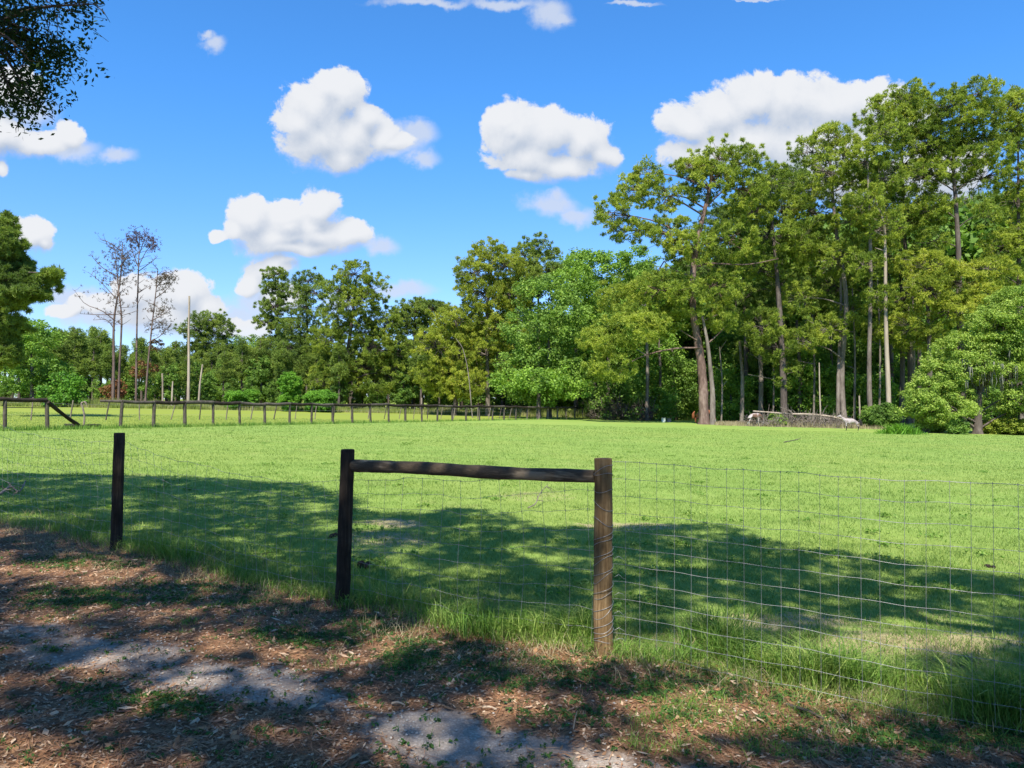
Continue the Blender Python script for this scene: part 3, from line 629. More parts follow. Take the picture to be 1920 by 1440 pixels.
# dead and dying trees on the left
def dead(label, D, stems, branches, tufts, seed, leaf, bark=None):
    bark = bark or DEADB; rng = np.random.default_rng(seed); D *= 1.2; foot = base(stems[0][0][0], D)
    root = empty('dead_tree', foot, label, 'dead tree'); m = MB(); tips = []
    paths = []
    for st, r in [(s[:-1], s[-1]) for s in stems]:
        p = smoothpath([base(st[0][0], D)-np.array([0, 0, .1])]+[P(x, y, D) for x, y in st[1:]], 18); paths.append(p)
        tube(m, p, np.linspace(r, .04, 18), 7, True, rng, .08)
    for b in branches:
        p = smoothpath([P(x, y, D+rng.normal(0, .5)) for x, y in b], 8); tube(m, p, np.linspace(.07, .02, 8), 4, False)
        for q in range(5):
            s = p[rng.integers(3, 8)]; e = s+np.array([rng.normal(0, .6), rng.normal(0, .6), rng.uniform(0, .9)]); tube(m, [s, (s+e)/2+rng.normal(0, .06, 3), e], [.03, .02, .012], 3, False); tips.append(e)
    for p in paths:
        for q in range(26):
            s = p[rng.integers(8, 18)]; a = rng.uniform(0, 6.28); L = rng.uniform(.8, 2.2); e = s+np.array([math.cos(a)*L, math.sin(a)*L, rng.uniform(.2, 1.3)])
            mid = (s+e)/2+rng.normal(0, .12, 3); tube(m, [s, mid, e], [.045, .03, .015], 3, False); tips += [e, mid]
    C = []
    for (x, y, rx, ry, n) in tufts:
        c = P(x, y, D); n = int(n*2.2); C.append(c+rng.normal(0, .5, (n, 3))*np.array([rx, rx, ry])*D/F)
    C = np.concatenate(C+[np.array(tips)[rng.random(len(tips)) < .4]])
    cr = MB(); pine_tufts(cr, C, np.full(len(C), .2), 3, rng, .26, .06, 4)
    cr.build('crown', leaf, root); m.build('trunk', bark, root, True)
dead('tallest dying tree pair with close grey stems and bare boughs reaching left', 82, [[(212,750),(213,680),(214,600),(226,520),(230,455),.22],[(222,750),(224,690),(228,600),(222,540),(216,470),.18]],
     [[(214,600),(190,582),(160,570),(140,545)],[(214,590),(180,590),(150,588)],[(218,560),(190,530),(165,510)],[(222,520),(190,500),(168,475)],[(226,470),(205,455),(190,450)],[(216,620),(200,600),(175,600)],[(225,500),(240,480),(255,470)]],
     [(225,480,30,30,60),(215,520,40,30,50),(235,500,24,30,40),(215,560,30,16,20)], 301, SPARSE)
dead('dying tree with a reddish fan-shaped crown on a bare thin stem', 84, [[(255,750),(256,660),(258,560),(260,490),(262,440),.15]],
     [[(259,500),(275,470),(290,455)],[(259,500),(248,470),(242,445)],[(260,480),(270,450),(275,430)],[(261,470),(256,445),(252,430)],[(258,510),(285,490),(296,480)]],
     [(265,445,26,16,50),(285,460,14,14,30),(248,450,12,14,24)], 302, leaf_mat('reddish_needles', [(.06, .035, .04), (.11, .06, .06), (.17, .09, .09)], .5))
dead('dying tree leaning slightly right with drooping sparse brown needles', 80, [[(272,752),(277,690),(285,610),(292,550),(296,505),.14]],
     [[(290,560),(310,545),(330,520)],[(286,600),(305,590),(318,580)],[(293,540),(308,520),(325,512)],[(282,640),(300,630),(318,610)]],
     [(305,530,24,20,40),(300,580,24,20,40),(300,610,24,16,30),(318,520,16,10,20)], 303, SPARSE)
broad('rust brown dead bush at the feet of the dying trees', 80, [(215,752),(215,735)], [(205,735,14,12),(225,728,14,18)], 304, leaf=RED, name='dead_bush', rc=.5, per=22, dens=.5)
broad('rust brown dead sapling between the dying trees and the tall bare pole', 84, [(272,752),(275,700)], [(275,690,22,14),(262,700,16,8),(296,648,16,12)], 305, leaf=RED, name='dead_sapling', rc=.4, per=9, dens=.3)
snag('tallest bare pole with a pale barkless top and reddish foot, left of centre', 95, [(353,752),(354,700),(354,620),(355,555)], .20, .11, 310)
snag('short pale post-like stub nearest the dying trees', 95, [(305,752),(305,720),(304,700)], .12, .10, 311)
snag('shortest pale stub between the first stub and the tallest bare pole', 95, [(322,752),(323,735),(324,715)], .13, .08, 312)
snag('pale pole leaning right, just right of the tallest bare pole', 95, [(372,750),(375,720),(380,683)], .14, .10, 313)

# ------------------------------------------------------------ near fence
def wood_mat(name, c0, c1, c2, ring=False):
    m, N, b = mat(name, 0.85, 0.15); tcn = N.new('ShaderNodeTexCoord')
    v = N.vm('MULTIPLY', tcn.outputs['Object'], (1, 1, 0.06)); n1 = N.noise(v, 60, 6, 0.7, 0.5).outputs[0]
    n2 = N.noise(tcn.outputs['Object'], 5, 4, 0.6).outputs[0]
    q = N.m('ADD', N.m('MULTIPLY', n1, 0.6), N.m('MULTIPLY', n2, 0.4))
    N.l.new(ramp(N, q, [(0.35, c0), (0.52, c1), (0.66, c2)]), b.inputs['Base Color'])
    bp = N.new('ShaderNodeBump'); bp.inputs['Strength'].default_value = 0.6; bp.inputs['Distance'].default_value = 0.01
    N.l.new(n1, bp.inputs['Height']); N.l.new(bp.outputs[0], b.inputs['Normal']); return m
WDARK = wood_mat('dark_shaded_post', (0.012, 0.009, 0.007), (0.032, 0.024, 0.018), (0.075, 0.058, 0.042))  # near black puts the shade on the near posts into the wood colour
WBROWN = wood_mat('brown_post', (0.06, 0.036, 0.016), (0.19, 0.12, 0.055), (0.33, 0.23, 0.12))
def rail_mat():
    m, N, b = mat('sun_dappled_rail', 0.85, 0.15); tcn = N.new('ShaderNodeTexCoord')
    v = N.vm('MULTIPLY', tcn.outputs['Generated'], (5, 60, 60)); n1 = N.noise(v, 1.0, 6, 0.7, 0.6).outputs[0]
    n2 = N.noise(N.vm('MULTIPLY', tcn.outputs['Generated'], (4.5, 3, 2)), 1.0, 3, 0.6).outputs[0]
    c = ramp(N, n1, [(0.3, (0.035, 0.026, 0.018)), (0.55, (0.10, 0.075, 0.05)), (0.72, (0.17, 0.13, 0.09))])
    c = N.mix(N.ss(n2, 0.5, 0.64), c, N.mix(n1, (0.12, 0.085, 0.05), (0.46, 0.36, 0.24)))  # lighter patches paint dappled sun onto the shaded rail
    N.l.new(c, b.inputs['Base Color'])
    bp = N.new('ShaderNodeBump'); bp.inputs['Strength'].default_value = 0.6; bp.inputs['Distance'].default_value = 0.012
    N.l.new(n1, bp.inputs['Height']); N.l.new(bp.outputs[0], b.inputs['Normal']); return m
WRAIL = rail_mat()
WIRE, _N, _b = mat('galvanised_wire', 0.4, 0.5); _b.inputs['Base Color'].default_value = (0.30, 0.30, 0.29, 1); _b.inputs['Metallic'].default_value = 0.35
nf = empty('wire_fence', Gp(0.62, 5.06), 'near woven wire fence on dark posts, one wooden rail joining two of them', 'fence')
def post(parent, foot, top, r, m, seed, name='post', n=16):
    rng = np.random.default_rng(seed); foot = np.asarray(foot, float); top = np.asarray(top, float)
    b = MB(); s = np.linspace(0, 1, 14)[:, None]; p = foot-np.array([0, 0, .12])+(top-foot+np.array([0, 0, .12]))*s
    p[1:-1, :2] += rng.normal(0, .002, (12, 2)); rr = np.full(14, r)*(1.06-.08*s[:, 0])
    p = np.vstack([p, p[-1]+(p[-1]-p[-2])*.02]); p[-2] -= np.array([0, 0, .006]); rr = np.append(rr, r*.93)
    tube(b, p, rr, n, True, rng, 0.015); return b.build(name, m, parent, True)
def near_post(i, pxb, pyb, pxt, pyt, r, m, seed):
    f = np.array([NP[i][0], NP[i][1], float(gz(*NP[i]))]); u, v = uv(pxb, pyb); f[0] = u*f[1]
    t = P(pxt, pyt, f[1]); return f, t, post(nf, f, t, r, m, seed)
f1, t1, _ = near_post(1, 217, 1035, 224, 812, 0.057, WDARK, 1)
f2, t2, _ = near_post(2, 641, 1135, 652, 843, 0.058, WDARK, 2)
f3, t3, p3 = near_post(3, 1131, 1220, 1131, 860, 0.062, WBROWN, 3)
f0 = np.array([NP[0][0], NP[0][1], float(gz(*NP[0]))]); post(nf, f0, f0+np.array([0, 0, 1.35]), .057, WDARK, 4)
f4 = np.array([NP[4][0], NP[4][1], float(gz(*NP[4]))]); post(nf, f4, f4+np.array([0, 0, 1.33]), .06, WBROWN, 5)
rb = MB(); a = P(662, 873, f2[1]-.0); b_ = P(1116, 893, f3[1]+.02); rng = np.random.default_rng(8)
q = smoothpath([a, (a*2+b_)/3+np.array([0, 0, .004]), (a+2*b_)/3-np.array([0, 0, .006]), b_], 30)
tube(rb, q, np.linspace(.052, .045, 30)*(1+.04*np.sin(np.arange(30)*.8)), 14, True, rng, .02); rb.build('rail', WRAIL, nf, True)

def wire_panel(A, B, top, rows, step, seed, bend=0.0, low=0.0, rad=0.0013, wob=0.006, skip=0):
    rng = np.random.default_rng(seed); A = np.asarray(A[:2], float); B = np.asarray(B[:2], float); L = np.linalg.norm(B-A)
    d = (B-A)/L; nrm = np.array([-d[1], d[0]])
    ph = rng.uniform(0, 6, 8)
    sx = np.array([t[0] for t in top]); sz = np.array([t[1] for t in top])
    def H(s): return np.interp(s, sx, sz)
    def Wp(s, f):                           # s 0..1 along, f 0..1 of the height
        s = np.atleast_1d(s).astype(float); f = np.broadcast_to(f, s.shape)
        x = s*L+bend*np.sin(math.pi*f*1.2+.4)*np.sin(s*5+ph[0])*0.5+bend*.35*np.sin(f*7+s*9+ph[1])
        off = wob*3*np.sin(s*7+f*3+ph[2])+bend*.25*np.sin(f*5+s*6+ph[3])
        xy = A[None, :]+d[None, :]*x[:, None]+nrm[None, :]*off[:, None]
        z = gz(xy[:, 0], xy[:, 1])+low+(H(s)-low)*f+wob*np.sin(s*23+f*9+ph[4])+wob*.6*np.sin(s*61+f*17+ph[5])
        return np.column_stack([xy, z])
    m = MB(); fr = np.linspace(0, 1, rows)
    for r in range(rows):
        s = np.linspace(0, 1, 46); tube(m, Wp(s, fr[r]), rad*(1.25 if r in (0, rows-1) else 1), 5, False)
    n = int(L/step)
    for k in range(1, n+1):
        s0 = (k-.5+rng.normal(0, .05))/n
        f = np.linspace(fr[skip], 1, 22); tube(m, Wp(np.full(22, s0), f), rad*.9, 4, False)
        if rad > .001:                      # the little wrapped knots where wires cross
            for r in range(rows):
                c = Wp(s0, fr[r])[0]; tube(m, [c+np.array([0, 0, -.006]), c+np.array([0, 0, .006])], rad*1.9, 4, False)
    return m.build('woven_wire', WIRE, nf)
def side(f, sgn=1): return f[:2]+sgn*np.array([0, 0.065])
wire_panel(side(f0), side(f1), [(0, 1.29), (.3, 1.17), (.6, 1.10), (.85, 1.13), (1, 1.17)], 10, .15, 21, bend=.10)
wire_panel(side(f1), side(f2), [(0, 1.20), (.12, 1.10), (.35, 1.0), (.7, .965), (.85, .95), (1, 1.0)], 9, .15, 22, bend=.05)
wire_panel(side(f2), side(f3), [(0, 1.0), (.2, 1.06), (.6, 1.12), (1, 1.24)], 10, .17, 23, bend=.02)
wire_panel(side(f3), side(f4), [(0, 1.294), (.5, 1.325), (1, 1.36)], 12, .107, 24, bend=.003, wob=.0022, low=.03)
# the wire ends wrapped round the brown post
wm = MB(); rng = np.random.default_rng(77)
for k, h in enumerate([.10, .17, .28, .40, .52, .64, .76, .88, .98, 1.09, 1.2, 1.24]):
    th = np.linspace(-.4, 6.6+.8*rng.random(), 26); R0 = .0655; c = f3+(t3-f3)*(h/1.3); sl = rng.normal(0, .022)+(.02 if k < 7 else 0)
    pts = np.column_stack([c[0]+R0*np.cos(th), c[1]+R0*np.sin(th), c[2]+sl*np.cos(th)+.012*np.sin(th*2+k)])
    tube(wm, pts, .0016, 5, False)
    if k < 7:
        th = np.linspace(2.9, 6.5, 14); z0, z1 = h*1.0, h+.085
        pts = np.column_stack([c[0]+(R0+.002)*np.cos(th), c[1]+(R0+.002)*np.sin(th), f3[2]+np.linspace(z0, z1, 14)]); tube(wm, pts, .0015, 5, False)
    if k < 6:
        e = c+np.array([.07, -.03, 0]); tube(wm, [e, e+np.array([.03, -.01, .02]), e+np.array([.06, 0, .005*rng.normal()]), e+np.array([.08, .03, -.02])], .0014, 4, False)
wr = wm.build('wire_wrap', WIRE, None); wr.parent = p3; wr.matrix_parent_inverse.identity()
bpy.context.view_layer.update(); wr.location = -Vector(p3.location)-Vector(nf.location)

# ------------------------------------------------------------ far fences
WFAR = wood_mat('far_fence_wood', (0.03, 0.026, 0.02), (0.085, 0.07, 0.055), (0.16, 0.14, 0.11))
WFARL = wood_mat('sunbleached_stake', (0.10, 0.08, 0.06), (0.19, 0.155, 0.12), (0.30, 0.26, 0.20))
def online(px, A, dd):
    u, _ = uv(px, 748)                      # point of the line A + t*dd seen at column px
    t = (u*A[1]-A[0])/(dd[0]-u*dd[1]); q = A+dd*t; return np.array([q[0], q[1], float(ground(*q))])
ff = empty('rail_fence', online(90, FA, fd), 'long grey fence of short posts under one round rail, crossing the far pasture', 'fence')
FPX = [-58, 10, 90, 226, 288, 347, 400, 450, 497, 543, 584, 624, 661, 695, 729, 760, 791, 820, 848, 874, 899, 923, 945, 967, 988, 1008, 1027, 1045, 1062, 1078, 1093, 1107, 1121, 1134, 1146]
rng = np.random.default_rng(9); tops = {}
for k, px in enumerate(FPX):
    f = online(px, FA, fd); hgt = 1.24+rng.normal(0, .02)
    t = f+np.array([rng.normal(0, .03), rng.normal(0, .02), hgt])
    post(ff, f, t, .075+rng.normal(0, .006), WFAR if px < 1020 else WFARL, 100+k, n=9); tops[px] = t
for k in range(len(FPX)-1):
    a, b2 = FPX[k], FPX[k+1]
    if a == 90: continue
    m = MB(); pa, pb = tops[a]+np.array([0, 0, .05]), tops[b2]+np.array([0, 0, .05+rng.normal(0, .02)])
    mid = (pa+pb)/2+np.array([0, 0, -.03+rng.normal(0, .015)])
    tube(m, smoothpath([pa, mid, pb], 8), (.085+a*2e-5)+rng.normal(0, .008), 8, True, rng, .06); m.build('rail', [WFAR, WDARK][int(rng.integers(0, 2))], ff, True)
m = MB(); a = tops[90]; b2 = onground(152, 803); tube(m, smoothpath([a+np.array([.08, -.05, 0]), (a+b2)/2, b2+np.array([0, 0, .07])], 8), .085, 9, True, rng, .05)
tag(m.build('rail', WDARK, ff, True), label='fallen end of a rail slanting from the post top to the ground')
m = MB(); a = tops[226]+np.array([0, 0, .05]); tube(m, [a, a+np.array([-.9, -.3, .03])], [.07, .06], 8, True, rng, .05)
tag(m.build('rail', WFAR, ff, True), label='short broken stub of rail')
m = MB(); a = online(10, FA, fd)+np.array([0, .1, .98]); b2 = online(90, FA, fd)+np.array([0, .1, .96]); tube(m, [a, b2], .02, 6, True); m.build('lower_rail', WFAR, ff)
for i, (x, y, x2, y2, lab) in enumerate([(122, 800, 150, 802, 'fallen log left of the broken fence rail'), (150, 803, 188, 801, 'fallen log right of the broken fence rail')]):
    m = MB(); a, b2 = onground(x, y), onground(x2, y2); tube(m, smoothpath([a+[0, 0, .06], (a+b2)/2+[0, .05, .09], b2+[0, 0, .07]], 7), .09, 9, True, rng, .07)
    tag(m.build('fallen_log', WDARK, None, True), lab, 'log')
tp = onground(157, 802)
m = MB(); tube(m, smoothpath([tp, tp+[.03, 0, .5], tp+[-.06, 0, .95], tp+[-.12, 0, 1.17], tp+[.03, 0, 1.24], tp+[.12, 0, 1.1]], 14), .045, 7, True, rng, .06)
tag(m.build('bent_post', WFARL, None, True), 'bent grey stick hooked over at the top, standing in the gap of the far fence', 'post')
sf = empty('stake_fence', online(58, np.array(base(58, 43.0)[:2]), fd), 'row of thin leaning stakes with wire strands, just behind the long rail fence', 'fence')
SA = base(58, 43.0)[:2]; SB = base(1140, 97.0)[:2]; sd = (SB-SA)/np.linalg.norm(SB-SA); stp = []
for k, px in enumerate([-10, 58, 131, 198, 262, 320, 374, 424, 470, 513, 553, 590, 625, 658, 690, 720, 748, 775, 801, 826, 850, 873, 895, 916, 936, 955, 974, 992, 1010, 1027, 1043, 1058]):
    f = online(px, SA, sd); t = f+np.array([.22+rng.normal(0, .08), rng.normal(0, .05), 1.22+rng.normal(0, .05)])
    post(sf, f, t, .038+rng.normal(0, .005), WFARL if k % 3 else WFAR, 200+k, name='stake', n=7); stp.append((f, t))
for h in (.35, .7, 1.0):
    m = MB(); tube(m, [f+(t-f)*h/1.25 for f, t in stp], .005, 3, False); m.build('wire', WIRE, sf)
f = online(790, FA, fd); m = MB(); tube(m, [f+[.0, .25, 0], f+[0, .25, 1.9]], [.05, .045], 7, True)
tag(m.build('pale_stake', BARKL, None, True), 'taller pale stake sticking up behind the far rail fence', 'post')

# ------------------------------------------------------------ horses
def coat(name, cols, sc=1.5, lo=.4, hi=.6):
    m, N, b = mat(name, 0.6, 0.3); tcn = N.new('ShaderNodeTexCoord'); n = N.noise(tcn.outputs['Object'], sc, 3, .5).outputs[0]
    N.l.new(ramp(N, n, [(lo, cols[0]), (hi, cols[1])]), b.inputs['Base Color']); return m
def skin(name, joints, edges, mtl, parent, sub=2):
    me = bpy.data.meshes.new(name); me.from_pydata([j[:3] for j in joints], edges, []); me.update()
    o = bpy.data.objects.new(name, me); SC.collection.objects.link(o)
    md = o.modifiers.new('s', 'SKIN'); md.use_smooth_shade = True
    for i, j in enumerate(joints): me.skin_vertices[0].data[i].radius = (j[3], j[4] if len(j) > 4 else j[3])
    me.skin_vertices[0].data[0].use_root = True
    sb = o.modifiers.new('u', 'SUBSURF'); sb.levels = sub; sb.render_levels = sub
    dg = bpy.context.evaluated_depsgraph_get(); nm = bpy.data.meshes.new_from_object(o.evaluated_get(dg))
    bpy.data.objects.remove(o); nm.materials.clear(); nm.materials.append(mtl)
    for p in nm.polygons: p.use_smooth = True
    q = bpy.data.objects.new(name, nm); SC.collection.objects.link(q); q.parent = parent; q.matrix_parent_inverse.identity(); return q
def horse(label, loc, rz, scale, body, legm, hair, neck, head, socks=None):
    root = empty('horse', loc, label, 'horse'); root.rotation_euler = (0, 0, rz); root.scale = (scale,)*3
    J = [(-.62, 0, 1.22, .27, .30), (-.25, 0, 1.17, .28, .31), (.15, 0, 1.14, .28, .32), (.52, 0, 1.17, .24, .31), (.70, 0, 1.26, .17, .24)]
    E = [(0, 1), (1, 2), (2, 3), (3, 4)]
    nb = len(J)
    for k, (x, z, r) in enumerate(neck): J.append((x, 0, z, r*.75, r)); E.append((4 if k == 0 else nb+k-1, nb+k))
    hb = len(J)
    for k, (x, z, r) in enumerate(head): J.append((x, 0, z, r*.8, r)); E.append((hb-1+k, hb+k))
    ear = len(J); hx, hz, _ = head[0]
    for s in (-1, 1):
        J.append((hx-.03, s*.06, hz+.17, .025)); E.append((hb, len(J)-1))
    for s in (-1, 1):
        i = len(J); J += [(.55, s*.13, .92, .12), (.56, s*.14, .66, .075), (.55, s*.14, .50, .062), (.55, s*.14, .18, .042), (.60, s*.14, .05, .055)]; E += [(3, i), (i, i+1), (i+1, i+2), (i+2, i+3), (i+3, i+4)]
        i = len(J); J += [(-.60, s*.14, .95, .17), (-.52, s*.14, .74, .10), (-.74, s*.14, .50, .062), (-.70, s*.14, .20, .045), (-.65, s*.14, .05, .055)]; E += [(0, i), (i, i+1), (i+1, i+2), (i+2, i+3), (i+3, i+4)]
    bo = skin('body', J, E, body, root)
    # darker or paler lower legs follow the coat's own pattern by height
    m = bo.data; m.materials.append(legm)
    for p in m.polygons:
        z = sum(m.vertices[v].co.z for v in p.vertices)/len(p.vertices); x = p.center.x
        if z < .55 and (socks is None or socks(x, z)): p.material_index = 1
    tl = MB(); rg = np.random.default_rng(3)
    for k in range(14):
        o = rg.normal(0, .03, 3); tube(tl, smoothpath([np.array([-.86, 0, 1.28])+o*.4, np.array([-1.0, 0, 1.05])+o, np.array([-.98, 0, .55])+o*1.6], 8), [.02]*6+[.012, .004], 4, False)
    t = tl.build('tail', hair, None); t.parent = root; t.matrix_parent_inverse.identity()
    mn = MB(); pts = [np.array([.66, 0, 1.46])]+[np.array([x, 0, z+r]) for x, z, r in neck]
    sp = smoothpath(pts, 16)
    for k in range(60):
        a = sp[rg.integers(0, 16)]; s = rg.choice([-1, 1]); tube(mn, [a, a+np.array([rg.normal(0, .03), s*.07, -.05]), a+np.array([rg.normal(0, .05), s*.10, -.2])], [.014, .012, .003], 3, False)
    t = mn.build('mane', hair, None); t.parent = root; t.matrix_parent_inverse.identity()
    return root
CH = coat('chestnut_coat', [(.22, .065, .025), (.34, .12, .05)]); GR = coat('pale_grey_coat', [(.24, .19, .175), (.40, .34, .32)], 4)
BR = coat('pinto_coat', [(.16, .09, .06), (.36, .31, .29)], 1.3, .46, .54); BK = coat('black_leg_hair', [(.02, .016, .014), (.035, .03, .026)]); WH = coat('white_leg_hair', [(.36, .33, .28), (.42, .39, .34)])
up = lambda: ([(.95, 1.48, .19), (1.12, 1.72, .15)], [(1.24, 1.88, .13), (1.42, 1.80, .10), (1.60, 1.68, .075), (1.68, 1.63, .06)])
dn = lambda: ([(.95, 1.12, .19), (1.18, .82, .15)], [(1.33, .58, .13), (1.38, .38, .10), (1.40, .18, .075), (1.41, .10, .06)])
n_, h_ = dn(); horse('chestnut brown horse standing half hidden behind the biggest pine trunk', base(1317, 78.5), .12, 1.0, CH, WH, CH, n_, h_, socks=lambda x, z: x > 0 and z < .5)
n_, h_ = up(); p = onground(1597, 808); horse('pale grey horse with dark legs, below the right end of the fallen tree', p, math.pi-.45, .74, GR, BK, BK, [(.90, 1.42, .16), (1.08, 1.58, .12)], [(1.20, 1.70, .11), (1.36, 1.68, .09), (1.52, 1.62, .06)], socks=lambda x, z: z < .6)
p = onground(1413, 799); n_, h_ = dn(); horse('brown and white horse grazing among brush at the left end of the fallen tree', p, .35, .88, BR, WH, BK, n_, h_)

# ------------------------------------------------------------ fallen tree, thicket, tubs, debris
ft = empty('fallen_tree', onground(1500, 800), 'long pale fallen tree lying on its brush right of the biggest pine', 'fallen tree')
rng = np.random.default_rng(44); D = 73.5
tr = MB(); tp = smoothpath([P(1412, 771, D), P(1440, 773, D), P(1480, 776, D), P(1520, 777, D), P(1556, 781, D), P(1580, 786, D)], 24)
tube(tr, tp, np.linspace(.07, .11, 24), 9, True, rng, .06); tr.build('trunk', BARKL, ft, True)
for x0, y0, x1, y1, r in [(1488,776,1478,758,.06),(1484,775,1462,763,.05),(1484,776,1482,800,.12),(1510,779,1516,792,.06),(1545,783,1560,808,.08),(1548,783,1530,800,.05),(1570,782,1577,770,.06),(1575,785,1568,770,.05),(1540,783,1552,760,.05),(1440,775,1432,800,.06),(1460,776,1470,800,.06),(1555,785,1540,806,.06)]:
    m = MB(); a, b2 = P(x0, y0, D), P(x1, y1, D-.4); b2[2] = max(b2[2], ground(b2[0], b2[1])); mid = (a+b2)/2+rng.normal(0, .1, 3)
    tube(m, smoothpath([a, mid, b2], 9), np.linspace(r, r*.4, 9), 6, True, rng, .08); m.build('branch', BARKG, ft, True)
tw = MB()
for k in range(900):
    px = rng.uniform(1405, 1590); f = base(px, D+rng.uniform(-1.2, 2)); h = rng.uniform(.3, 1.7)*(1.2-.4*abs(px-1500)/90)
    a = f+np.array([rng.normal(0, .5), rng.normal(0, .5), rng.uniform(0, h*.6)]); d = rdir(rng, 1, .5)[0]*rng.uniform(.5, 1.5)
    e = a+d; e[2] = max(e[2], f[2]); mid = (a+e)/2+rng.normal(0, .12, 3); tube(tw, [a, mid, e], [.03, .024, .014], 3, False)
tag(tw.build('brush', BARKG, None), 'tangle of dry grey twigs under and behind the fallen tree', 'brush', None, 'stuff')
tw = MB()
for k in range(700):
    px = rng.uniform(1105, 1225); f = base(px, rng.uniform(84, 92)); h = rng.uniform(1, 4)
    a = f+np.array([0, 0, rng.uniform(0, h*.5)]); d = rdir(rng, 1, 1.0)[0]*rng.uniform(.8, 2.4); e = a+d; e[2] = max(e[2], f[2]); mid = (a+e)/2+rng.normal(0, .3, 3)
    tube(tw, smoothpath([a, mid, e], 5), np.linspace(.035, .012, 5), 3, False)
tag(tw.build('thicket', BARKD, None), 'dark leafless twiggy thicket at the far end of the rail fence', 'thicket', None, 'stuff')
for lab, x, y, x2, y2, r, d, mt in [('orange-brown rotten log lying behind the foot of the straight grey pine', 1640, 797, 1662, 802, .12, 0, 'o'), ('short brown log right behind the pale grey horse', 1612, 796, 1632, 799, .13, .5, 'd')]:
    m = MB(); a, b2 = onground(x, y+2), onground(x2, y2+2); a[1] += d; tube(m, smoothpath([a+[0, 0, .1], (a+b2)/2+[0, 0, .16], b2+[0, 0, .1]], 8), r, 9, True, rng, .08)
    tag(m.build('fallen_log', BARKL if mt == 'o' else BARK, None, True), lab, 'log')
# two tubs left of the big pine
def tub(label, loc, r, h, col, bands):
    root = empty('water_tub', loc, label, 'tub'); m_, N_, b_2 = mat('tub_plastic', .8, .15); b_2.inputs['Base Color'].default_value = (*col, 1)
    prof = [(0, .0), (r*.86, 0), (r*.9, h*.1), (r*.94, h*.5), (r, h*.93), (r*1.08, h*.94), (r*1.08, h), (r*.95, h), (r*.86, h*.12), (0, h*.12)]
    n = 24; th = np.arange(n)*2*math.pi/n; V = np.concatenate([np.column_stack([q*np.cos(th), q*np.sin(th), np.full(n, z)]) for q, z in prof])+np.asarray(loc)
    i = np.arange(len(prof)-1)[:, None]*n+np.arange(n); j = np.arange(len(prof)-1)[:, None]*n+(np.arange(n)+1) % n
    b = MB(); b.add(V, np.stack([i, j, j+n, i+n], -1).reshape(-1, 4)); b.build('tub_wall', m_, root, True)
    for z in bands:
        b = MB(); c = np.column_stack([r*.96*np.cos(np.append(th, 0)), r*.96*np.sin(np.append(th, 0)), np.full(n+1, h*z)])+np.asarray(loc); tube(b, c, .018, 6, False); b.build('rim', m_, root, True)
tub('small white tub in the shade left of the biggest pine', base(1244, 80), .22, .46, (.62, .64, .58), (.35, .65))
tub('darker grey tub just right of the white tub', base(1254, 81), .26, .40, (.16, .16, .17), (.5,))
# debris on the near pasture
def branch_on_ground(label, pts, r, matl, forks, seed, name='fallen_branch'):
    rng = np.random.default_rng(seed); m = MB(); p = smoothpath([onground(x, y)+np.array([0, 0, z]) for x, y, z in pts], 14)
    tube(m, p, np.linspace(r, r*.4, 14), 6, True, rng, .08)
    for _ in range(forks):
        s = p[rng.integers(4, 13)]; d = (p[-1]-p[0]); d /= np.linalg.norm(d); e = s+d*rng.uniform(.1, .25)+rng.normal(0, .12, 3); e[2] = abs(e[2]-float(ground(e[0], e[1])))*.7+float(ground(e[0], e[1]))+.02
        tube(m, [s, (s+e)/2+rng.normal(0, .02, 3), e], [r*.5, r*.35, r*.15], 4, False)
    return tag(m.build(name, matl, None, True), label, 'branch')
branch_on_ground('pale forked branch lying in shade at the left edge behind the fence', [(-30,958,.1),(5,942,.16),(20,934,.18),(36,936,.12),(48,924,.2)], .022, BARKG, 9, 61)
branch_on_ground('small dry twig sticking up from the pasture behind the wooden rail', [(990,952,0),(1004,950,.05),(1012,946,.18),(1028,940,.30)], .012, BARKG, 6, 62)
branch_on_ground('short stick on the bright pasture, seen through the wire right of the brown post', [(1470,830,.02),(1490,826,.03),(1500,824,.06)], .03, BARKD, 2, 63)
def clod(label, x, y, r, seed):
    rng = np.random.default_rng(seed); c = onground(x, y); m = MB()
    for k in range(7):
        o = rng.normal(0, r*.6, 3); o[2] = abs(o[2])*.5; rr = r*rng.uniform(.4, .8); th = np.linspace(.1, 3.0, 6)
        p = [c+o+np.array([0, 0, rr*-math.cos(t)]) for t in th]; tube(m, p, [rr*math.sin(t)+.002 for t in th], 8, True, rng, .12)
    return tag(m.build('dirt_clod', WDARK, None, True), label, 'clod')
clod('dark rounded clod in the grass just right of the middle post', 682, 1064, .05, 1)
clod('dark clod of dirt beside the left side of the middle post', 622, 1008, .055, 2)
clod('flat dark clod on the sunny pasture at the far right behind the wire', 1852, 1062, .03, 3)

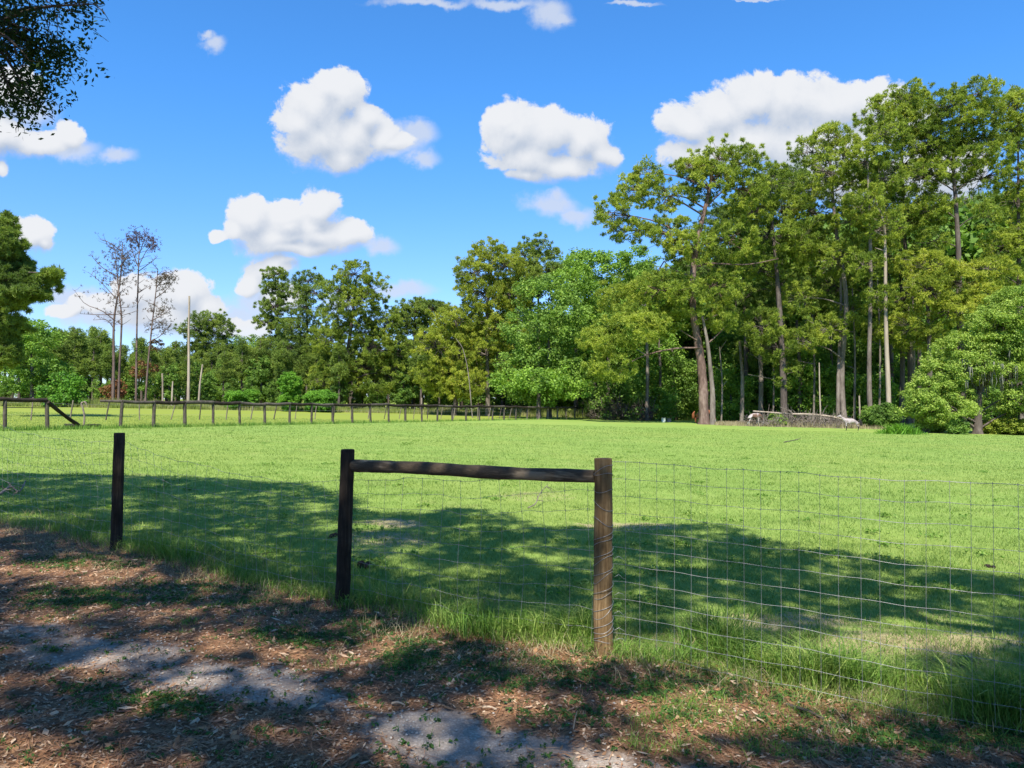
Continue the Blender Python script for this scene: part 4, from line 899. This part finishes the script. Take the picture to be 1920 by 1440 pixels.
# ------------------------------------------------------------ shade trees standing over and behind the camera
def shaded(X, Y):
    """True where the photograph's near ground lies in tree shade."""
    dpt = np.maximum(Y, .1); px = 960+F*X/dpt; py = 748+F*(CAMZ-ground(X, Y))/dpt
    edge = np.interp(px, [-400, 0, 300, 560, 640, 700, 800, 900, 1000, 1150, 1300, 1400, 1500, 1600, 1700, 1920, 2400], [880, 886, 893, 905, 925, 962, 958, 952, 985, 988, 980, 1000, 1026, 1040, 1058, 1085, 1120])
    m = (py > edge) & (py < 2600)
    for (x, y, rx, ry) in [(700,985,70,10),(820,995,0,0),(600,952,36,12),(630,985,30,12),(150,1072,170,18),(300,1082,70,14),(110,1165,90,14),(270,1168,60,10),(440,1195,110,18),(570,1222,120,24),(700,1230,50,16),(430,1275,120,24),(520,1298,80,10),(200,1240,90,9),(60,965,50,6),
        (700,1165,50,10),(850,1178,80,14),(1000,1190,100,14),(1120,1225,120,30),(1020,1040,80,6),(1300,1330,150,44),(1450,1330,150,50),(1520,1262,170,36),(1750,1190,200,50),(1330,1150,130,18),
        (1550,1130,110,12),(1850,1130,70,14),(1000,1290,70,14),(1000,1410,110,14),(1250,1395,90,16),(1700,1390,60,14),(1230,1060,80,8),(1700,1290,110,22),(1150,1400,110,12),(1010,1240,60,12),(1650,1075,60,8),(1600,1200,120,24),(1250,1235,110,22),(850,1330,40,10)]:
        kk = .98 if x < 760 else 1.2 if x < 1250 or y > 1200 else .95
        if rx: m &= np.hypot((px-x)/(rx*kk), (py-y)/(ry*kk)) > 1
    return m
rng = np.random.default_rng(123)
N0 = 17000; X = rng.uniform(-13, 15, N0); Y = rng.uniform(-3, 20, N0)
ok = shaded(X, np.maximum(Y, 1.2)) | (Y < 2.0)
X, Y = X[ok], Y[ok]; H = rng.uniform(8.8, 12.5, len(X))
C = np.column_stack([X-SUNOFF[0]*H, Y-SUNOFF[1]*H, H+ground(X, Y)])  # crown clumps set back along the sun, shaped to cast the wanted shade
# keep clear of the picture's upper edge
C = C[(C[:, 2]-CAMZ) > (np.maximum(C[:, 1], 0)*0.56+0.5)]
C = C[(C[:, 1] > -9)]
def canopy_tree(label, foot, H, sel, seed, r0, extra_leaves=None):
    rng = np.random.default_rng(seed); root = empty('oak_tree', foot, label, 'tree'); c = C[sel]
    m = MB(); leaf_quads(m, c, np.full(len(c), .30), 26, rng, .15, .6, .8, .5)
    t = MB(); tp = smoothpath([foot-[0, 0, .3], foot+[.1, 0, 2.5], foot+[-.1, .2, 5.5], foot+[.2, .3, H]], 16); tube(t, tp, np.linspace(r0, .12, 16), 14, True, rng, .05)
    for k in range(16):
        g = c[rng.integers(0, len(c))]-[0, 0, .3]; s = tp[rng.integers(8, 16)]; mid = (s+g)/2+[0, 0, -.3]+rng.normal(0, .3, 3)
        br_ = smoothpath([s, mid, g], 12); tube(t, br_, np.linspace(.13, .03, 12), 6, False)
        near = c[np.linalg.norm(c-g, axis=1) < 3]
        for q in near[:14]: tube(t, [br_[8], (br_[8]+q)/2+rng.normal(0, .1, 3), q], [.03, .02, .008], 3, False)
    if extra_leaves: extra_leaves(m, t, tp, rng)
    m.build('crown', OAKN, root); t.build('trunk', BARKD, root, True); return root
def hanging(m, t, tp, rng):                # the bough that dips into the picture at the upper left
    D = 9.5; cs = []
    for (x, y, rx, ry, n) in [(60,55,95,45,120),(40,110,90,40,110),(95,110,40,34,50),(30,160,75,34,75),(70,185,40,28,36),(30,215,45,20,34),(110,10,60,10,26),(178,6,16,7,6),(0,20,70,50,60),(-80,100,90,110,160),(128,118,16,10,8),(55,232,14,8,5)]:
        g = rng.normal(0, .55, (n, 3)); c = P(x, y, D); cs.append(c+g*np.array([rx, max(rx, 50), ry])*D/F)
    c = np.concatenate(cs); c = c[rng.random(len(c)) < .72]; leaf_quads(m, c, np.full(len(c), .17), 13, rng, .072, .8, .4, .45)
    s = tp[9]; hub = P(-40, 60, D)
    tube(t, smoothpath([s, (s+hub)/2+[0, 0, .8], hub], 14), np.linspace(.14, .05, 14), 7, False)
    for (x, y) in [(60,60),(100,100),(120,120),(40,140),(60,190),(40,225),(110,12),(175,8),(20,170),(-20,150),(45,100)]:
        e = P(x, y, D+rng.normal(0, .3)); a = hub; b_ = smoothpath([a, (a+e)/2+[0, 0, .12], e], 10); tube(t, b_, np.linspace(.035, .006, 10), 5, False)
        for k in range(14):
            q = b_[rng.integers(2, 10)]; r = q+rng.normal(0, .22, 3); tube(t, [q, (q+r)/2+rng.normal(0, .03, 3), r], [.008, .006, .003], 3, False)
for (x, y, sc_, k) in [(-19, 9, 1.1, 3), (-12, -8, 1.1, 2), (10, -9, 1.1, 3), (18, 6, 1.0, 3)]:  # added out of view to block sky light and darken the near shade
    o_ = copy_tree(protos[k], Gp(x, y), sc_, x*1.7); o_.name = 'added_shade_tree'; o_['label'] = 'unseen leafy tree added beside or behind the camera to deepen the shade'; o_['group'] = 'unseen trees added round the camera to deepen the shade'
mid_ = (C[:, 0] < -1.5)
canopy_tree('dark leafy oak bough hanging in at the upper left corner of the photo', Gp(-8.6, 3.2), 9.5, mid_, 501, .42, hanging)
canopy_tree('leafy tree behind the camera that casts the dappled shade on the track', Gp(5.5, -2.6), 9.5, ~mid_, 502, .36)

# ------------------------------------------------------------ grass, weeds and litter on the ground
def blades(mb, p, h, w, rng, lean=0.35, droop=0.5, seg=2):
    n = len(p); h = np.broadcast_to(h, (n,))[:, None]; w = np.broadcast_to(w, (n,))[:, None]
    a = rng.uniform(0, 2*math.pi, n); side = np.column_stack([np.cos(a), np.sin(a), np.zeros(n)])
    a2 = rng.uniform(0, 2*math.pi, n); ln = np.column_stack([np.cos(a2), np.sin(a2), np.zeros(n)])*(rng.uniform(0, 1, n)*lean)[:, None]
    if seg == 1:
        V = np.stack([p-side*w/2, p+side*w/2, p+(ln+[0, 0, 1])*h], 1).reshape(-1, 3); mb.add(V, np.arange(n*3).reshape(-1, 3)); return
    q = p+(ln*.6+[0, 0, .6])*h; t = q+(ln*(1+droop*2)+[0, 0, .4-droop*.3])*h*.6
    V = np.stack([p-side*w/2, p+side*w/2, q+side*w*.4, q-side*w*.4, t], 1).reshape(-1, 3)
    i = np.arange(n)[:, None]*5; mb.add(V, i+np.array([[0, 1, 2, 3]])); mb.f.append((i+np.array([[3, 2, 4]])).astype(np.int32)+mb.nv-len(V))
def attr_at(arr, x, y):
    i = np.clip(np.searchsorted(xs, x)-1, 0, nx-2); j = np.clip(np.searchsorted(ys, y)-1, 0, ny-2); return arr[j, i]
GRASS = leaf_mat('pasture_grass', [(0.13,0.21,0.045),(0.225,0.32,0.07),(0.35,0.41,0.13)], 1.2, 0.35, 0.5, .6)
TALL = leaf_mat('tall_grass', [(0.08, 0.18, 0.025), (0.17, 0.3, 0.045), (0.34, 0.42, 0.11)], 1.5, 0.35, 0.6, .55)
DRY = leaf_mat('dry_grass', [(0.20, 0.16, 0.09), (0.34, 0.28, 0.16), (0.46, 0.39, 0.24)], 1.5, 0.25, 0.6, .7)
WEEDL = leaf_mat('weed_leaves', [(0.03, 0.07, 0.015), (0.055, 0.13, 0.025), (0.10, 0.20, 0.035)], 2.0, 0.3, 0.6)
LITTER = leaf_mat('fallen_leaves', [(0.12, 0.06, 0.03), (0.36, 0.20, 0.10), (0.58, 0.44, 0.30)], 3.0, 0.05, 0.8)
NEEDLE = leaf_mat('fallen_pine_needles', [(0.14, 0.055, 0.025), (0.34, 0.15, 0.065), (0.50, 0.28, 0.14)], 2.0, 0.0, 0.6)
STONE, N_, b_3 = mat('pale_pebbles', .9, .1); b_3.inputs['Base Color'].default_value = (.42, .39, .35, 1)
rng = np.random.default_rng(900)
# pasture turf, thinning with distance
N1 = 430000; Y = 4.2*np.exp(rng.uniform(0, math.log(60/4.2), N1)); X = rng.uniform(-.80, .80, N1)*Y
k = (Y > fence_y(X)+rng.normal(.05, .12, N1)); wv = attr_at(worn, X, Y); k &= rng.random(N1) > wv*.85*(.6+.4*np.sin(X*9+Y*7))
X, Y = X[k], Y[k]; patch = .5+.5*np.sin(X*1.7+np.sin(Y*1.1)*2)*np.sin(Y*1.9+np.sin(X*.9)*2)
nearf = np.exp(-((Y-fence_y(X))/.9)**2)
hh = (.028+.02*patch+.035*nearf)*rng.uniform(.5, 1.4, len(X))*(1+Y*.008)
g = MB(); blades(g, np.column_stack([X, Y, gz(X, Y)-.005]), hh, .0035+Y*.0006, rng, 1.3, seg=1)
tag(g.build('pasture_grass', GRASS), 'short bright green pasture grass behind the wire fence', 'grass', None, 'stuff')
g = MB()
for q in range(170):
    Y_ = 6*math.exp(rng.uniform(0, 1.9)); X_ = rng.uniform(-.7, .7)*Y_
    if Y_ < float(fence_y(X_))+.5: continue
    n_ = int(rng.uniform(8, 26)); c_ = np.column_stack([X_+rng.normal(0, .10, n_), Y_+rng.normal(0, .08, n_), gz(X_, Y_)+.02+rng.uniform(0, .03, n_)])
    leaf_quads(g, c_, np.full(n_, .03), 4, rng, .045, .4, 1.0, .55)
tag(g.build('pasture_weeds', TALL), 'small dark broad leaved weeds dotted over the pasture', 'weeds', None, 'stuff')
# clumps of long grass along the foot of the fence
g = MB()
def tuft(x, y, n, spread, h, w=.006, lean=.8, dry=None):
    p = np.column_stack([x+rng.normal(0, spread, n), y+rng.normal(0, spread*.6, n), np.zeros(n)]); p[:, 2] = gz(p[:, 0], p[:, 1])-.01
    blades(dry or g, p, h*rng.uniform(.45, 1.15, n), w*rng.uniform(.7, 1.3, n), rng, lean, .5, 2)
for (px, py, n, sp, h) in [(270,1038,120,.12,.26),(318,1048,160,.12,.30),(345,1055,90,.10,.26),(240,1030,60,.1,.2),(700,1128,160,.14,.2),(760,1140,160,.14,.2),(830,1165,200,.15,.22),(880,1180,220,.14,.24),(930,1190,260,.14,.28),(980,1196,260,.13,.28),(1030,1200,260,.12,.28),(1075,1204,260,.11,.32),(1100,1195,200,.1,.34),
    (1180,1240,120,.10,.18),(1230,1250,90,.08,.16),(1345,1215,420,.12,.36),(1380,1235,320,.10,.30),(1425,1255,260,.09,.26),(1470,1268,260,.08,.28),(1530,1282,420,.10,.32),(1575,1285,420,.10,.34),(1620,1280,200,.08,.24),(1690,1270,160,.09,.2),(1760,1290,160,.08,.2),(1860,1345,380,.09,.40),(1905,1350,420,.10,.38),(1945,1350,300,.10,.36),
    (655,1140,70,.06,.16),(1290,1240,120,.08,.16),(1500,1200,150,.12,.12),(1400,1150,150,.15,.12),(560,1100,160,.15,.16),(480,1085,160,.15,.16),(410,1070,120,.15,.16),(600,1118,140,.13,.16),(1120,1225,60,.05,.14),(1150,1232,50,.05,.12)]:
    c = onground(px, py); tuft(c[0], c[1], int(n*1.2), sp, h)
for q in range(900):                       # loose strip of longer grass on the field side
    x = rng.uniform(-7, 4); y = float(fence_y(x))+abs(rng.normal(.1, .45)); v_ = .5+.5*math.sin(x*5.1+math.sin(x*2.3)*3+y*2)
    if rng.random() < (.25+.75*v_)*(1 if x < .7 else .4): tuft(x, y, 13, .07, rng.uniform(.06, .10)+.10*v_, .005)
for q in range(420):                       # scattered taller blades farther into the field
    y = 5*math.exp(rng.uniform(0, 1.4)); x = rng.uniform(-.75, .75)*y
    if y > fence_y(x)+.2: tuft(x, y, 14, .12, rng.uniform(.06, .12), .004+y*.0004)
tag(g.build('long_grass', TALL), 'clumps of long green grass along the foot of the wire fence', 'grass', None, 'stuff')
g = MB(); sp_ = MB()
for q in range(900):
    x = rng.uniform(-7, 4); y = float(fence_y(x))+rng.normal(-.02, .42)+max(0, x-.5)*rng.uniform(0, .5); tuft(x, y, 10, .09, rng.uniform(.05, .16), .004, 1.4, g)
for (px, py) in [(700,985),(760,1000),(980,930),(1420,1190),(1700,1200),(1800,1170),(640,1110),(1150,1230),(1110,1235),(1180,1250),(1560,1230),(1640,1215)]:
    c = onground(px, py)
    for q in range(10): tuft(c[0]+rng.normal(0, .3), c[1]+rng.normal(0, .12), 14, .10, rng.uniform(.03, .08), .005, 1.5, g)
tag(g.build('dry_grass', DRY), 'straw coloured dead grass mixed in along the fence line', 'grass', None, 'stuff')
for q in range(520):                       # sprouts of grass on the track side
    px, py = (rng.uniform(1180, 1920), rng.uniform(1230, 1425)) if q % 3 else (rng.uniform(0, 1300), rng.uniform(1080, 1260))
    c = onground(px, py)
    if c[1] < float(fence_y(c[0])) and attr_at(sand, c[0], c[1]) < .4: tuft(c[0], c[1], int(rng.uniform(6, 26)), .04, rng.uniform(.04, .09), .004, 1.2, sp_)
tag(sp_.build('sprouting_grass', TALL), 'small sprouts of grass coming up through the litter', 'grass', None, 'stuff')
# small leafy weeds on the bare ground
n = 60000; Y = rng.uniform(3.1, 8.5, n); X = rng.uniform(-.75, .75, n)*Y
wv = attr_at(weeds, X, Y); k = (rng.random(n) < .03+wv*.9*np.clip(.5+.9*np.sin(X*6+np.sin(Y*5)*2)*np.sin(Y*8+np.sin(X*4)*2)+wv*.3, 0, 1)) & (Y < fence_y(X)+.15); X, Y = X[k], Y[k]
g = MB(); c = np.column_stack([X, Y, gz(X, Y)+.012]); leaf_quads(g, c, np.full(len(c), .028), 7, rng, .024, .5, 1.2, .6)
p = np.repeat(c, 2, 0)+rng.normal(0, .02, (len(c)*2, 3))*[1, 1, 0]; p[:, 2] -= .014; blades(g, p, rng.uniform(.02, .06, len(p)), .004, rng, 1.2, seg=1)
tag(g.build('weeds', WEEDL), 'low patches of green weeds on the shaded ground', 'weeds', None, 'stuff')
# leaf litter, needles, pebbles
def flat_bits(mb, n, ymin, ymax, L, Wd, lift, keep, curl=.25):
    Y = rng.uniform(ymin, ymax, n); X = rng.uniform(-.76, .76, n)*Y; k = keep(X, Y); X, Y = X[k], Y[k]; n = len(X)
    a = rng.uniform(0, 6.28, n); d = np.column_stack([np.cos(a), np.sin(a), rng.normal(0, curl, n)]); s = np.column_stack([-np.sin(a), np.cos(a), rng.normal(0, curl, n)])
    p = np.column_stack([X, Y, gz(X, Y)+lift*rng.uniform(.3, 1.3, n)]); l = (L*rng.uniform(.5, 1.4, n))[:, None]; w = (Wd*rng.uniform(.6, 1.3, n))[:, None]
    V = np.stack([p-d*l/2, p+s*w/2, p+d*l/2, p-s*w/2], 1).reshape(-1, 3); mb.add(V, np.arange(n*4).reshape(-1, 4))
bare = lambda X, Y: (Y < fence_y(X)+rng.normal(.0, .25, len(X)))
lit_k = lambda X, Y: bare(X, Y) & (rng.random(len(X)) > attr_at(sand, X, Y)*.84)
g = MB(); flat_bits(g, 62000, 3.0, 9, .030, .014, .008, lit_k); flat_bits(g, 2600, 3.0, 8, .065, .026, .015, lit_k)
tag(g.build('leaf_litter', LITTER), 'scattered tan and brown dead leaves covering the bare ground', 'leaf litter', None, 'stuff')
g = MB(); flat_bits(g, 70000, 3.0, 9.5, .11, .0032, .012, lit_k, .12)
tag(g.build('pine_needle_litter', NEEDLE), 'rust coloured fallen pine needles over the bare ground', 'needle litter', None, 'stuff')
g = MB(); n = 9000; Y = rng.uniform(3.1, 7, n); X = rng.uniform(-.75, .75, n)*Y; k = (rng.random(n) < .06+.9*attr_at(sand, X, Y)*(X < -.4)+.15*attr_at(sand, X, Y)) & (Y < fence_y(X)); X, Y = X[k], Y[k]
base_oct = np.array([[1, 0, 0], [-1, 0, 0], [0, 1, 0], [0, -1, 0], [0, 0, 1], [0, 0, -1]], float)
r_ = rng.uniform(.004, .013, len(X)); V = np.column_stack([X, Y, gz(X, Y)+r_*.3])[:, None, :]+base_oct[None]*r_[:, None, None]*rng.uniform(.6, 1.3, (len(X), 6, 1))*[1, 1, .6]
fo = np.array([[0, 2, 4], [2, 1, 4], [1, 3, 4], [3, 0, 4], [2, 0, 5], [1, 2, 5], [3, 1, 5], [0, 3, 5]]); g.add(V.reshape(-1, 3), (np.arange(len(X))[:, None, None]*6+fo[None]).reshape(-1, 3))
tag(g.build('gravel', STONE), 'pale pebbles and shell gravel on the track', 'gravel', None, 'stuff')
# twigs, each one a thing of its own
for i, (x, y, dx, dy, r, lab) in enumerate([(735, 1322, 24, 3, .008, 'pale woody chip at the upper edge of the bluish sand'), (905, 1330, 26, 4, .009, 'pale chip of wood in the litter above the sand patch'), (1285, 1280, 60, 14, .010, 'straight dark twig lying right of the brown post'), (1475, 1325, 70, 26, .010, 'short curved twig in the sunny litter below the wire'), (1075, 1370, 6, 34, .004, 'thin upright straw by the edge of the sand')]):
    a = onground(x, y); b2 = onground(x+dx, y+dy) if i != 4 else a+np.array([.02, 0, .09])
    m = MB(); tube(m, smoothpath([a+[0, 0, .01], (a+b2)/2+[0, 0, .02], b2+[0, 0, .01]], 7), np.linspace(r, r*.5, 7), 6, True, rng, .1); tag(m.build('twig', BARKL if i in (0, 1, 4) else BARKD, None, True), lab, 'twig')
# rough grass and weeds at the far side of the pasture
g = MB(); n = 60000; px = rng.uniform(-60, 1140, n); D = rng.uniform(0, 1, n)**1.4*22+np.interp(px, [0, 600, 1140], [84, 90, 97])
X = (px-960)/F*D; hb = .35+.75*(.5+.5*np.sin(px*.05+np.sin(px*.021)*3))*(.6+.4*np.sin(D*1.3))
blades(g, np.column_stack([X, D, ground(X, D)]), hb*rng.uniform(.5, 1.3, n), .06, rng, .5, seg=1)
tag(g.build('rough_grass', leaf_mat('rough_grass_blades', [(0.12, 0.17, 0.03), (0.24, 0.28, 0.06), (0.38, 0.33, 0.18)], .25, .3, .5)), 'tall rough grass and weeds edging the far pasture', 'grass', None, 'stuff')
g = MB(); n = 16000; px = rng.uniform(1340, 1700, n); D = rng.normal(76, 2.0, n); X = (px-960)/F*D; dens_ = np.interp(px, [1340, 1420, 1500, 1580, 1700], [.3, .35, .6, .45, .3])
blades(g, np.column_stack([X, D, ground(X, D)]), dens_*rng.uniform(.4, 1.4, n), .05, rng, .4, seg=1)
tag(g.build('dry_stalks', DRY), 'tall dry stalks behind the fallen tree', 'grass', None, 'stuff')
g = MB(); c = onground(1688, 814); n = 900; p = c+np.column_stack([rng.normal(0, .8, n), rng.normal(0, .35, n), np.zeros(n)]); blades(g, p, 1.15*rng.uniform(.4, 1.1, n)*np.exp(-((p[:, 0]-c[0])/1.5)**2), .06, rng, .9, .5, 2)
tag(g.build('grass_clump', BRIGHT), 'vivid green arching grass clump in front of the wood, left of the live oak', 'grass clump')
g = MB(); n = 9000; px = rng.uniform(-40, 1160, n); t_ = [online(q, FA, fd) for q in np.linspace(-40, 1160, 60)]; t_ = np.array(t_)
X = np.interp(px, np.linspace(-40, 1160, 60), t_[:, 0])+rng.normal(0, .25, n); Y = np.interp(px, np.linspace(-40, 1160, 60), t_[:, 1])+rng.normal(0, .25, n)
blades(g, np.column_stack([X, Y, ground(X, Y)]), rng.uniform(.05, .28, n), .03, rng, .6, seg=1)
tag(g.build('fence_line_grass', TALL), 'uncut grass along the foot of the far rail fence', 'grass', None, 'stuff')
